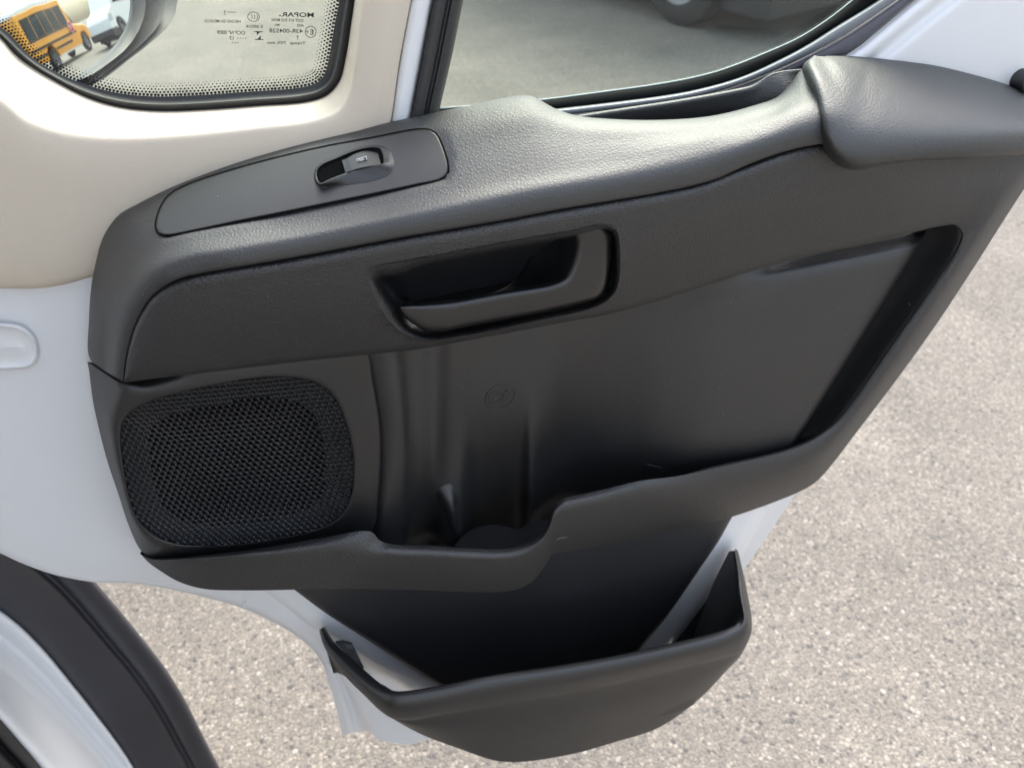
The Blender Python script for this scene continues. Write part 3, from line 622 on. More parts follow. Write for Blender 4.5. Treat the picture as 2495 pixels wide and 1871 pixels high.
def handle():
    n = len(RO); c = np.array([1215, 690.])
    w0 = np.array([wsurf(FR, x, y) for x, y in RO])
    w0 = np.convolve(np.concatenate([w0[-8:], w0, w0[:8]]), np.ones(9)/9, 'same')[8:-8]
    a = np.column_stack([RO, w0+.0003])
    def ring(sh, dw):
        spx = np.clip(RO[:, 0], 1000, 1440); spy = np.interp(spx, [1000, 1440], [735, 645]); d = RO-np.column_stack([spx, spy]); ln = np.hypot(*d.T)[:, None]
        q = np.column_stack([spx, spy])+d*np.maximum(ln-sh, 0)/ln
        return np.column_stack([q, w0+dw])
    lf = np.clip((1040-RO[:, 0])/100, 0, 1)[:, None]
    def ring2(p, q, dw): r = ring(1, dw); r1 = ring(p, dw); r2 = ring(q, dw); return r1*(1-lf)+r2*lf
    b = MB(); b.grid(P3(loft([a, ring2(2.5, 6, -.0008), ring2(7, 16, -.0035), ring2(12, 26, -.011), ring2(15, 32, -.03)], 3)), closed=True)
    b.build('handle_bezel', M['leather_mid'], DOOR, angle=70)
    b = MB(); rows = [ring2(13, 30, -.022), ring2(18, 34, -.050), ring(45, -.066), ring(70, -.072), ring(400, -.074)]
    b.grid(P3(loft(rows, 3)), closed=True); b.build('handle_cup', M['cup'], DOOR, angle=70)
    HS = [((974, 752), (979, 747), (986, 742)), ((984, 770), (1000, 743), (1010, 739)), ((1003, 786), (1030, 741), (1040, 737)), ((1036, 805), (1066, 738), (1074, 734)), ((1075, 807), (1110, 733), (1116, 730)), ((1130, 797), (1160, 724), (1160, 722)), ((1200, 784), (1220, 713), (1205, 712)), ((1325, 760), (1290, 702), (1250, 688)), ((1430, 735), (1342, 692), (1272, 664)), ((1458, 724), (1372, 678), (1283, 642)), ((1473, 706), (1388, 655), (1291, 622)), ((1484, 660), (1397, 630), (1296, 608)), ((1491, 600), (1402, 606), (1300, 596)), ((1490, 572), (1402, 590), (1304, 588)), ((1478, 556), (1398, 578), (1308, 582)), ((1450, 556), (1388, 570), (1312, 578))]
    ou = cat([(*q[0], .0) for q in HS], 6); ri = cat([(*q[1], 0) for q in HS], 6); sc = cat([(*q[2], 0) for q in HS], 6)
    wb = lambda q: np.interp(q[:, 0], [970, 1490], [.088, .088])
    ou[:, 2] = wb(ou)-.002; ri[:, 2] = wb(ri)-.001; sc[:, 2] = wb(sc)-.036
    # near the left tip the scoop is shallow
    k = np.clip((sc[:, 0]-1000)/200, 0, 1); sc[:, 2] = ri[:, 2]-.034-.018*k
    rows = []
    bk = ou.copy(); bk[:, 2] -= .03; ed = ou.copy(); ed[:, 2] -= .007
    f1 = ou*.92+ri*.08; f1[:, 2] = wb(f1)+.0015
    f2 = ou*.5+ri*.5; f2[:, 2] = wb(f2)+.004
    f3 = ou*.12+ri*.88; f3[:, 2] = wb(f3)+.003
    r1 = ri.copy(); s1 = ri*.6+sc*.4; s1[:, 2] = ri[:, 2]*.62+sc[:, 2]*.38-.006*k; s2 = ri*.2+sc*.8; s2[:, 2] = ri[:, 2]*.15+sc[:, 2]*.85
    sb = sc.copy(); sb[:, 2] -= .015
    b = MB(); b.grid(P3(loft([bk, ed, f1, f2, f3, r1, s1, s2, sc, sb], [2, 3, 4, 4, 3, 4, 4, 2, 2]))); b.build('pull_handle', M['handle'], DOOR, angle=75)
handle()

# ---- speaker surround and grille
GR = [(294, 1063), (297, 1034), (308, 1014), (337, 990), (410, 964), (530, 937), (651, 919), (723, 921), (771, 933), (810, 961), (839, 1019), (858, 1092), (861, 1154), (854, 1212), (829, 1258), (771, 1289), (651, 1316), (530, 1328), (434, 1325), (376, 1304), (333, 1260), (313, 1202), (299, 1121)]
SO = [(220, 880), (222, 905), (231, 986), (246, 1058), (265, 1130), (289, 1202), (313, 1275), (342, 1336), (366, 1357), (400, 1360), (520, 1350), (627, 1338), (781, 1312), (901, 1296), (921, 1202), (927, 1082), (922, 1010), (908, 928), (888, 850), (723, 862), (578, 880), (400, 895), (310, 905), (255, 890)]
def speaker():
    c = np.array([577., 1125.]); n = 160; th = np.linspace(0, 2*math.pi, n+1)[:-1]
    def polar(p):
        d = cat([(x, y, 0) for x, y in p], 10, True)[:, :2]-c; a = np.unwrap(np.arctan2(d[:, 1], d[:, 0])); r = np.hypot(*d.T)
        a = a % (2*math.pi); aa = np.concatenate([a-2*math.pi, a, a+2*math.pi]); rr = np.tile(r, 3); o = np.argsort(aa)
        return np.interp(th, aa[o], rr[o])
    ro, ri = polar(SO), polar(GR)
    dirs = np.column_stack([np.cos(th), np.sin(th)])
    left = np.clip((-dirs[:, 0]-.45)/.4, 0, 1)*np.clip((1.0-dirs[:, 1])/.35, 0, 1); left = np.maximum(left, np.clip((-dirs[:, 0]-.35)/.3, 0, 1)*(dirs[:, 1] > 0)*np.clip((.85-dirs[:, 1])/.3, 0, 1))
    FACE = .050
    def ring(t, w): 
        q = c+dirs*(ro*(1-t)+ri*t)[:, None]; return np.column_stack([q, np.broadcast_to(w, (n,))])
    r0 = ring(-.04, FACE-.012-left*(.038)); r1 = ring(0, FACE-.004-left*.040); r2 = ring(.25, FACE-.001-left*.020); r3 = ring(.52, FACE-left*.004); r4 = ring(.72, FACE+.0005); r5 = ring(.95, FACE+.0005); r6 = ring(1.0, FACE-.0008); r7 = ring(1.005, FACE-.008)
    b = MB(); b.grid(P3(loft([r0, r1, r2, r3, r4, r5, r6, r7], [2, 4, 5, 4, 4, 3, 3])), closed=True); b.build('speaker_surround', M['spk'], DOOR, angle=60)
    # perforated dished grille
    b = MB(); av = np.array([16.2, -1.6]); bv = np.array([-4.3, 11.0]); poly = np.column_stack([c+dirs*(ri+3)[:, None]])
    def dish(p):
        d = p-c; a = math.atan2(d[1], d[0]) % (2*math.pi); r = np.interp(a, np.append(th, 2*math.pi), np.append(ri, ri[0])); q = min(1.0, math.hypot(*d)/r)
        return FACE-.0035-.020*(1-max(0, (q-.12)/.88)**2.6), q
    cone = MB(); V = []; ang = np.arange(12)*math.pi/6
    for i in range(-30, 31):
        for j in range(-45, 46):
            p = c+av*i+bv*(j)+av*round(j*.265)      # keep the lattice centred as it shears
            if not inside(p, poly): continue
            w, q = dish(p)
            corners = []
            for a in ang:
                u, v = math.cos(a), math.sin(a); k = .5/max(abs(u), abs(v)); pt = p+av*(u*k)+bv*(v*k); corners.append((*pt, dish(pt)[0]))
            hr = .40
            def hole(rr, dw):
                return [(*(p+np.array([rr*15.2*math.cos(a)+0.0, rr*12.0*math.sin(a)])), w+dw) for a in ang]
            blind = q > .76
            rows = np.array([corners, hole(.37, .0005), hole(.325, -.0003), hole(.305, -.0012 if blind else -.004)])
            g3 = P3(rows); b.grid(g3, closed=True)
            if blind: b.poly(g3[-1])
    o = b.build('speaker_grille', M['grille'], DOOR, angle=35)
    cm = MB(); rows = []
    for t in (1.02, .9, .75, .6, .45, .3, .15, .02):
        rows.append(np.array([(*(c+dirs[k]*ri[k]*t), dish(c+dirs[k]*ri[k]*t)[0]-.0055) for k in range(n)]))
    cm.grid(P3(np.array(rows)), closed=True); cm.build('speaker_cone', M['backblack'], o)
speaker()

# ---- pocket back panel behind the frame
def pocket():
    Y = [0, .06, .10, .14, .25, .38, .52, .66, .8, .92, 1.0]
    # columns: top pixel, bottom pixel, then w at each Y
    C = [((868, 846), (890, 1350), [.034]*11, 30),
         ((898, 846), (922, 1352), [.046]*11, 30),
         ((955, 842), (965, 1355), [0.05, 0.05, 0.05, 0.05, 0.05, 0.049, 0.047, 0.043, 0.038, 0.032, 0.03], 20),
         ((990, 838), (985, 1358), [0.037, 0.037, 0.037, 0.037, 0.037, 0.037, 0.038, 0.031, 0.022, 0.014, 0.01], 12),
         ((1022, 830), (1010, 1360), [0.0325, 0.0325, 0.0325, 0.0325, 0.0325, 0.032, 0.03, 0.023, 0.01, 0.002, -0.002], 6),
         ((1062, 825), (1050, 1362), [0.0325, 0.0325, 0.0325, 0.0325, 0.0325, 0.032, 0.030, 0.022, 0.006, -0.006, -0.01], 3),
         ((1100, 815), (1085, 1362), [0.02, 0.02, 0.02, 0.02, 0.02, 0.019, 0.018, 0.018, 0.018, 0.01, 0], 0),
         ((1140, 805), (1118, 1362), [0.015, 0.015, 0.015, 0.015, 0.015, 0.014, 0.014, 0.016, 0.018, 0.016, 0.01], 0),
         ((1175, 800), (1150, 1362), [0.012, 0.012, 0.012, 0.012, 0.012, 0.01, 0.004, -0.006, -0.016, -0.022, -0.025], 0),
         ((1225, 790), (1215, 1362), [0.01, 0.01, 0.01, 0.01, 0.01, 0.008, 0, -0.014, -0.024, -0.03, -0.032], 0),
         ((1275, 780), (1262, 1360), [0.009, 0.009, 0.009, 0.009, 0.009, 0.008, 0.002, -0.008, -0.018, -0.022, -0.024], 0),
         ((1305, 775), (1288, 1356), [0.009, 0.009, 0.009, 0.009, 0.009, 0.01, 0.011, 0.01, 0.006, -0.004, -0.01], 0),
         ((1350, 765), (1320, 1340), [0.008, 0.008, 0.008, 0.008, 0.008, 0.006, 0.003, -0.001, -0.007, -0.016, -0.02], 0),
         ((1420, 750), (1370, 1300), [0.002, 0.002, 0.00125, 0.001, -0.001, -0.004, -0.008, -0.012, -0.016, -0.02, -0.022], 0),
         ((1520, 728), (1470, 1255), [0.002, 0.002, 0.00125, 0.001, -0.001, -0.003, -0.005, -0.006, -0.006, -0.006, -0.006], 0),
         ((1640, 695), (1590, 1225), [0.012, 0.012, 0.012, 0.012, 0.013, 0.015, 0.017, 0.018, 0.019, 0.019, 0.019], 0),
         ((1780, 650), (1690, 1195), [0.028, 0.028, 0.02875, 0.029, 0.031, 0.033, 0.035, 0.036, 0.037, 0.037, 0.037], 0),
         ((1880, 615), (1770, 1175), [0.014, 0.024, 0.0315, 0.034, 0.037, 0.039, 0.041, 0.042, 0.043, 0.043, 0.043], 0),
         ((1990, 585), (1840, 1155), [-0.012, 0.0, 0.031, 0.037, 0.04, 0.042, 0.044, 0.045, 0.046, 0.046, 0.046], 0),
         ((2120, 560), (1890, 1135), [-0.014, -0.002, 0.032, 0.038, 0.041, 0.043, 0.045, 0.046, 0.047, 0.047, 0.047], 0),
         ((2245, 538), (1912, 1110), [-0.014, -0.002, 0.032, 0.038, 0.041, 0.043, 0.045, 0.046, 0.047, 0.047, 0.045], 0),
         ((2268, 540), (1918, 1104), [-0.002, 0.01, 0.028, 0.034, 0.037, 0.039, 0.041, 0.042, 0.043, 0.043, 0.041], 0),
         ((2273, 545), (1924, 1104), [-0.01, 0.01, 0.0145, 0.016, 0.02, 0.022, 0.024, 0.025, 0.025, 0.025, 0.02], 0)]
    cols = []
    for (x0, y0), (x1, y1), ws, bow in C:
        q = []
        for t, w in zip(Y, ws):
            dx = bow*math.sin(math.pi*min(1, t*1.02))
            q.append((x0+(x1-x0)*t+dx, y0+(y1-y0)*t, w))
        cols.append(cat(q, 6))
    b = MB(); px = loft(cols, 6); b.grid(P3(px)); o = b.build('pocket_panel', M['leather_fine'], DOOR, angle=60)
    F = px.reshape(-1, 3)
    # recess floor of the frame round the panel
    b = MB(); inn = cat([(2335, 530, .046), (2349, 572, .048), (2335, 611, .048), (2278, 698, .048), (2180, 839, .049), (2088, 971, .051), (2042, 1030, .053), (2001, 1064, .055), (1960, 1087, .057), (1898, 1108, .058)], 6)
    pan = cat([(2200, 520, -.006), (2225, 560, -.006), (2215, 617, -.006), (2160, 700, -.006), (2085, 810, -.006), (1990, 945, -.006), (1950, 1000, -.006), (1915, 1045, -.006), (1890, 1075, -.006), (1850, 1098, -.006)], 6)
    m1 = inn*.9+pan*.1; m1[:, 2] = inn[:, 2]-.003; m2 = inn*.5+pan*.5; m2[:, 2] = inn[:, 2]*.45+pan[:, 2]*.55
    inn2 = inn.copy(); b.grid(P3(loft([inn2, m1, m2, pan], 5))); b.build('pocket_bevel', M['leather_fine'], DOOR, angle=70)
    # hooked rib of the bottle holder
    b = MB(); rib = [[(1050, 1165, .010), (1072, 1160, .010), (1096, 1160, .010), (1116, 1165, .012)], [(1056, 1198, .015), (1076, 1194, .0215), (1098, 1192, .0225), (1115, 1198, .018)], [(1070, 1225, .016), (1085, 1222, .029), (1102, 1220, .031), (1115, 1226, .022)], [(1084, 1258, .012), (1094, 1254, .030), (1105, 1252, .034), (1114, 1258, .024)], [(1094, 1288, .006), (1100, 1285, .022), (1106, 1283, .026), (1112, 1288, .016)], [(1098, 1312, -.004), (1102, 1310, .002), (1106, 1308, .004), (1110, 1312, -.002)]]
    b.grid(P3(loft([cat(r, 4) for r in rib], 5))); b.build('bottle_rib', M['leather_fine'], DOOR, angle=80)
    # rubber mat in the bottom of the pocket
    b = MB(); zf = .885
    mo = [(1100, 1350), (1102, 1342), (1109, 1327), (1133, 1301), (1164, 1284), (1205, 1279), (1240, 1284), (1262, 1292), (1286, 1276), (1309, 1268), (1332, 1274), (1345, 1290), (1338, 1318), (1300, 1336), (1240, 1348), (1160, 1350)]
    mm = arc(mo, 60, True); top = np.array([PZ(x, y, zf) for x, y in mm]); b.prism(top-np.array([0, 0, .004]), (0, 0, .004)); b.build('pocket_mat', M['smooth'], DOOR, angle=40)
    # moulded bottle and no-cup mark
    b = MB(); X = lambda x, y: (1120+x*.0904, 900+y*.0904)
    def stroke(pts, r, closed=False):
        q = [X(*p) for p in pts]; q = q+[q[0]] if closed else q
        b.tube(P3(np.array([(x, y, wsurf(F, x, y)+.0002) for x, y in q])), r, 5)
    a = np.linspace(0, 2*math.pi, 41)[:-1]; tilt = -.42
    def ell(cx, cy, rx, ry): return [(cx+rx*math.cos(t)*math.cos(tilt)-ry*math.sin(t)*math.sin(tilt), cy+rx*math.cos(t)*math.sin(tilt)+ry*math.sin(t)*math.cos(tilt)) for t in a]
    stroke(ell(1085, 735, 415, 300), .0007, True); stroke(ell(955, 745, 190, 135), .0006, True)
    stroke([(835, 845), (930, 745), (1090, 650)], .0005); stroke([(860, 700), (920, 690), (960, 740), (1040, 700)], .0004)
    stroke([(1250, 535), (1255, 580), (1190, 640), (1180, 760), (1155, 895)], .0006); stroke([(1300, 545), (1310, 590), (1350, 640), (1310, 680), (1240, 680)], .0004)
    b.build('pocket_emblem', M['leather_fine'], DOOR, angle=80)
pocket()

# ---- scuffs in the plastic, weld bead on the shell
def marks_of_use():
    def line(name, pts, w, r, m, par):
        b = MB(); b.tube(P3(cat(with_w(pts, w), 5)), r, 5); b.build(name, m, par)
    SC = mat('scuff', (.16, .16, .165), .6)
    line('scuff_mark', [(2213, 738), (2221, 752), (2223, 775)], .0362, .00035, SC, DOOR)
    line('scuff_mark', [(1828, 868), (1824, 880), (1823, 890)], .0372, .0003, SC, DOOR)
    line('scuff_mark', [(1575, 1130), (1610, 1140), (1640, 1149)], .0222, .0002, SC, DOOR)
    line('scuff_mark', [(1355, 1315), (1368, 1310), (1382, 1309)], .083, .0003, SC, DOOR)
    line('weld_bead', [(598, 1432), (598, 1455), (594, 1482)], -.0045, .0012, M['paint'], SHELL)
marks_of_use()

# ---- padded grip cap at the rear upper corner
def cap():
    O = [(1984, 135), (1957, 160), (1965, 197), (1987, 240), (1992, 289), (1998, 330), (2018, 380), (2060, 410), (2100, 414), (2140, 404), (2220, 393), (2340, 388), (2450, 380), (2580, 370)]
    I = [(1990, 137), (1973, 150), (1986, 187), (2007, 245), (2018, 285), (2030, 330), (2052, 368), (2085, 391), (2115, 396), (2160, 392), (2230, 386), (2340, 376), (2450, 366), (2580, 355)]
    J = [(2000, 138), (2010, 158), (2030, 195), (2050, 235), (2070, 265), (2090, 292), (2110, 308), (2130, 318), (2150, 322), (2190, 324), (2250, 325), (2340, 323), (2450, 318), (2580, 312)]
    KK = [(2010, 138), (2030, 148), (2060, 170), (2085, 190), (2105, 205), (2125, 215), (2145, 222), (2165, 227), (2185, 231), (2215, 236), (2265, 242), (2345, 250), (2450, 266), (2580, 300)]
    T = [(2015, 137), (2040, 137), (2070, 138), (2095, 140), (2115, 142), (2135, 144), (2155, 146), (2175, 148), (2195, 150), (2225, 154), (2275, 161), (2346, 177), (2450, 207), (2580, 262)]
    wO = [.010, .018, .040, .066, .084, .092, .096, .098, .098, .097, .096, .094, .085, .06]
    wI = [.014, .032, .058, .084, .098, .107, .113, .116, .117, .116, .114, .110, .098, .07]
    wJ = [.015, .036, .062, .082, .093, .101, .106, .109, .110, .110, .109, .106, .095, .068]
    wK = [.014, .030, .046, .056, .062, .067, .070, .072, .073, .074, .074, .072, .064, .046]
    wT = [.008]*14
    Ob = with_w(O, np.array(wO)-.025); Tb = with_w(T, np.array(wT)-.02)
    rows = [cat(with_w(p, w), 5) for p, w in ((O, np.array(wO)-.03), (O, wO), (I, wI), (J, wJ), (KK, wK), (T, wT))]+[cat(Tb, 5)]
    mid = rows[1]*.5+rows[2]*.5; mid[:, 2] = rows[1][:, 2]*.35+rows[2][:, 2]*.65+.002
    b = MB(); b.grid(P3(loft([rows[0], rows[1], mid, rows[2], rows[3], rows[4], rows[5], rows[6]], [2, 3, 3, 6, 6, 6, 2]))); b.build('grip_cap', M['leather'], DOOR, angle=75)
    b = MB(); p = P3(np.array([(2492, 196, .004)]))[0]
    b.lathe([(.0, -.014), (.006, -.014), (.0095, -.011), (.010, -.004), (.010, .006)], 20, c=tuple(p)); b.build('rubber_buffer', M['rubber'], DOOR)
cap()

# ---- lower bin
BS = [((790, 1526), (778, 1534), (780, 1546), .020, .018), ((814, 1564), (790, 1574), (794, 1583), .045, .042), ((866, 1612), (835, 1634), (840, 1646), .078, .068), ((912, 1653), (888, 1688), (890, 1696), .112, .096), ((940, 1674), (924, 1724), (930, 1734), .132, .112), ((958, 1682), (950, 1746), (963, 1754), .143, .118), ((992, 1682), (992, 1752), (1024, 1787), .148, .120), ((1084, 1667), (1064, 1740), (1110, 1820), .150, .120), ((1185, 1646), (1226, 1713), (1226, 1855), .150, .119), ((1347, 1622), (1380, 1686), (1381, 1839), .150, .118), ((1500, 1596), (1500, 1663), (1502, 1806), .149, .117), ((1664, 1560), (1660, 1624), (1605, 1772), .147, .115), ((1760, 1536), (1765, 1599), (1704, 1702), .144, .112), ((1798, 1518), (1808, 1584), (1768, 1636), .138, .108), ((1808, 1500), (1829, 1545), (1808, 1592), .128, .10), ((1802, 1460), (1831, 1505), (1829, 1530), .105, .088), ((1791, 1405), (1818, 1430), (1820, 1440), .065, .06), ((1779, 1342), (1797, 1340), (1800, 1348), .022, .02)]
def bin_():
    i0 = cat([(*q[0], q[3]-.006) for q in BS], 6); lo = cat([(*q[1], q[3]) for q in BS], 6); bo = cat([(*q[2], q[4]) for q in BS], 6)
    t1 = i0*.72+lo*.28; t1[:, 2] = i0[:, 2]*.3+lo[:, 2]*.7+.005; t2 = i0*.35+lo*.65; t2[:, 2] = lo[:, 2]+.0075
    s = np.linspace(0, 1, len(i0)); fr = np.sin(np.pi*s)
    lo2 = lo*.97+bo*.03; lo2[:, 2] = lo[:, 2]-.006
    m1 = lo*.6+bo*.4; m1[:, 2] = lo[:, 2]*.68+bo[:, 2]*.32; m2 = lo*.15+bo*.85; m2[:, 2] = lo[:, 2]*.2+bo[:, 2]*.8
    g3 = P3(loft([i0, t1, t2, lo, lo2, m1, m2, bo], [4, 4, 4, 2, 4, 4, 3]))
    under = g3[-1]+np.array([0, .010, .0]); under2 = g3[-1].copy(); under2[:, 1] = np.minimum(under2[:, 1]+.10, -.012); under2[:, 2] -= .10
    g3 = np.concatenate([g3, under[None], under2[None]])
    b = MB(); b.grid(g3)
    # inner wall falling from the rim
    e = P3(i0); sg = np.clip((e[:, 0]-.0)/.30, 0, 1)[:, None]; c = np.array([.17, -.02]); rel = e[:, :2]-c
    w1 = e.copy(); w1[:, 1] += .003; w1[:, 2] -= .005
    w2 = e.copy(); w2[:, :2] = c+rel*(1-.06*sg); w2[:, 2] -= (.008+.056*sg)[:, 0]; w3 = e.copy(); w3[:, :2] = c+rel*(1-.13*sg); w3[:, 2] -= (.020+.19*sg)[:, 0]
    b.grid(np.array([e, w1, w2, w3]))
    b.build('door_bin', M['binblack'], DOOR, angle=75)
    # back panel of the bin
    b = MB()
    lft = cat([(700, 1417, .012), (716, 1429, .012), (732, 1441, .012), (801, 1493, .012), (902, 1558, .012), (1024, 1639, .012), (1110, 1692, .012), (1200, 1745, .012)], 6)
    rgt = cat([(1800, 1222, .012), (1789, 1243, .012), (1777, 1263, .012), (1745, 1321, .012), (1704, 1382, .012), (1624, 1499, .012), (1559, 1582, .012), (1490, 1670, .012)], 6)
    rows = []
    for t, w in ((-.008, .002), (0, .010), (.01, .013), (.05, .014), (.5, .017), (.95, .014), (.99, .013), (1, .010), (1.006, .002)):
        a = lft*(1-t)+rgt*t; a[:, 2] = w; rows.append(a)
    b.grid(P3(loft(rows, 3))); b.build('bin_back', M['backblack'], DOOR, angle=60)
    # liner closing the bin at its rear end and the torn clip at the front end
    b = MB(); b.grid(P3(np.array([[(1760, 1378, -.008), (1738, 1400, -.008), (1714, 1462, -.008), (1630, 1572, -.008)], [(1806, 1420, .02), (1800, 1470, .02), (1790, 1530, .02), (1700, 1600, .02)]]))); b.build('bin_liner', M['backblack'], DOOR, smooth=False, solid=.003)
    b = MB(); cl = P3(np.array([(816, 1566, .040), (836, 1566, .042), (857, 1569, .044), (863, 1583, .048), (873, 1602, .056), (888, 1631, .074), (872, 1620, .072), (842, 1592, .056)]))
    b.prism(cl, (0, .004, 0)); b.build('bin_clip', M['backblack'], DOOR, smooth=False, bevel=.001)
bin_()

# ---- door mirror outside the quarter light
def mirror():
    M0 = P3(np.array([(150, 60, -.2)]))[0]; th, ph, R = 1.0934522540498488, 0.13865688924259023, 1.5753999111855217
    nv = np.array([math.cos(ph)*math.sin(th), -math.cos(ph)*math.cos(th), math.sin(ph)]); c = M0-nv*R
    def hit(x, y, rad=R):
        d = ray(x, y); d = d/np.linalg.norm(d); oo = CAM-c; bq = oo@d; return CAM+d*(-bq-math.sqrt(bq*bq-(oo@oo-rad*rad)))
    G = [(-160, 90), (-60, 160), (60, 205), (150, 200), (200, 183), (234, 161), (276, 128), (304, 89), (321, 43), (324, 0), (318, -60), (280, -140), (180, -200), (20, -210), (-110, -150), (-180, -30)]
    gp = arc(G, 48, True); cen = np.array([70, 0.])
    b = MB(); rows = [np.array([hit(*(cen+(p-cen)*s)) for p in gp]) for s in (1, .85, .65, .45, .25, .08, .01)]
    b.grid(np.array(rows), closed=True)
    HO = [(-240, 110), (-120, 215), (40, 262), (150, 238), (223, 206), (298, 149), (361, 102), (404, 64), (421, 32), (426, 0), (422, -80), (370, -190), (220, -290), (0, -300), (-170, -220), (-260, -60)]
    ho = arc(HO, 48, True)
    ring = lambda s, off: np.array([hit(*(p*(1-s)+q*s))+nv*off for p, q in zip(gp, ho)])
    h = MB()
    h.grid(np.array([ring(.0, -.001), ring(.02, .004), ring(.12, .010), ring(.30, -.004), ring(.42, -.014), ring(.52, .004), ring(.60, .010), ring(.68, .002), ring(.74, .004), ring(.86, .012), ring(.97, .006), ring(1, -.004), ring(1.0, -.03), ring(.8, -.09), ring(.3, -.13), ring(-.5, -.15)]), closed=True)
    H = h.build('mirror_housing', grained('dark_grey_mirror_plastic', (.012, .013, .015), .55, 900, .06), DOOR, angle=60)
    b.build('mirror_glass', M['mirror'], H, angle=60)
    # mounting arm back to the door skin
    a = MB(); p0 = hit(60, 150)-nv*.06; a.tube([p0, p0+np.array([-.02, -.05, -.02]), np.array([p0[0]-.06, .04, p0[2]-.05])], [.035, .035, .04], 14); a.build('mirror_arm', M['rubber'], DOOR)
mirror()

# ================================================================== VAN BODY beside the hinge
VAN = DOOR
def body():
    n = 30
    RE = [(40, 1230), (150, 1335), (231, 1418), (260, 1452), (297, 1495), (344, 1553), (398, 1622), (452, 1709), (488, 1781), (535, 1871), (600, 2010), (640, 2130)]
    RG = [(-30, 1275), (80, 1365), (156, 1434), (217, 1503), (271, 1568), (326, 1633), (391, 1727), (434, 1806), (470, 1871), (540, 2010), (575, 2130)]
    LE = [(-230, 1350), (-120, 1415), (-60, 1449), (0, 1488), (47, 1524), (109, 1586), (163, 1651), (224, 1727), (282, 1803), (327, 1871), (400, 2010), (440, 2130)]
    r, gq, l = arc(with_w(RE, -.075), n), arc(with_w(RG, -.068), n), arc(with_w(LE, -.045), n)
    def mixc(a, b, t, w): q = a*(1-t)+b*t; q[:, 2] = w; return q
    rows = [r+np.array([0, 0, -.04]), r, mixc(r, gq, .15, -.066), mixc(r, gq, .55, -.062), mixc(r, gq, .85, -.064), mixc(gq, l, 0, -.0715), mixc(gq, l, .12, -.064), mixc(gq, l, .5, -.054), mixc(gq, l, .96, -.046), mixc(gq, l, 1.0, -.05)]
    b = MB(); b.grid(P3(loft(rows, [2, 4, 4, 4, 4, 4, 4, 4, 2]))); b.build('wheel_arch_trim', M['arch'], VAN, angle=60)
    GV = [(-120, 1470), (-50, 1510), (0, 1545), (72, 1607), (152, 1690), (217, 1763), (307, 1871), (380, 2010), (420, 2130)]
    DK = [(-120, 1640), (-60, 1690), (0, 1752), (47, 1806), (101, 1871), (190, 2010), (240, 2130)]
    gv, dk = arc(with_w(GV, -.045), n), arc(with_w(DK, .08), n)
    rows = [mixc(l, gv, -.06, -.055), mixc(l, gv, 0, -.044), mixc(l, gv, .3, -.038), mixc(l, gv, .8, -.041), mixc(l, gv, 1, -.044), mixc(gv, dk, .12, -.034), mixc(gv, dk, .22, -.015), mixc(gv, dk, .6, .035), mixc(gv, dk, .95, .075), mixc(gv, dk, 1.05, .076)]
    b = MB(); b.grid(P3(loft(rows, 4))); b.build('door_jamb', M['paint'], VAN, angle=60)
    D2 = [(-160, 1690), (-100, 1760), (-40, 1830), (30, 1900), (110, 2010), (160, 2130)]
    d2 = arc(with_w(D2, .11), n); d1 = dk.copy()
    rows = [mixc(d1, d2, 0, .07), mixc(d1, d2, .02, .086), mixc(d1, d2, .35, .096), mixc(d1, d2, .45, .086), mixc(d1, d2, .55, .086), mixc(d1, d2, .65, .10), mixc(d1, d2, 1, .11), mixc(d1, d2, 2.2, .11)]
    b = MB(); b.grid(P3(loft(rows, 4))); b.build('step_seal', M['rubber'], VAN, angle=60)
body()

def cab():
    # the rest of the van beside the camera: side wall behind the door opening, roof, floor, far wall, dashboard
    P_ = M['paint']; T_ = grained('grey_cab_trim', (.06, .06, .065), .6, 700, .1)
    b = MB(); b.box((-.56, -5.6, .38), (-.47, -1.12, 2.55)); b.build('side_wall', P_, VAN, smooth=False, bevel=.02)
    b = MB(); b.box((-2.45, -5.6, 2.48), (-.50, .05, 2.56)); b.build('roof', P_, VAN, smooth=False, bevel=.03)
    b = MB(); b.box((-2.52, -5.6, .38), (-2.44, .7, 2.5)); b.build('far_wall', P_, VAN, smooth=False, bevel=.02)
    b = MB(); b.box((-2.44, -5.5, .50), (-.62, .45, .56)); b.build('cab_floor', T_, VAN, smooth=False)
    b = MB(); b.box((-2.44, .30, .56), (-.66, .75, 1.12)); b.build('dashboard', T_, VAN, smooth=False, bevel=.05)
    b = MB(); b.box((-1.25, -1.0, .56), (-.72, -.45, .95)); b.build('seat_cushion', T_, VAN, smooth=False, bevel=.06)
    b = MB(); b.prism([(-1.25, -.95, .95), (-1.25, -.80, .95), (-1.25, -1.05, 1.65), (-1.25, -1.2, 1.65)], (.53, 0, 0)); b.build('seat_back', T_, VAN, smooth=False, bevel=.05)
    for yy in (-3.1,):
        for xx, sd in ((-.60, 1), (-2.40, -1)):
            t = MB(); r = .34; pr = [(r*.5, 0), (r*.9, -.01), (r, -.05), (r, -.17), (r*.9, -.21), (r*.5, -.21)]
            g = np.array([[(xx+sd*h, yy+rr*math.cos(a), r+rr*math.sin(a)) for a in np.arange(28)*2*math.pi/28] for rr, h in pr]); t.grid(g, closed=True); t.build('wheel', mat('van_tyre', (.018, .018, .018), .8), VAN)
cab()

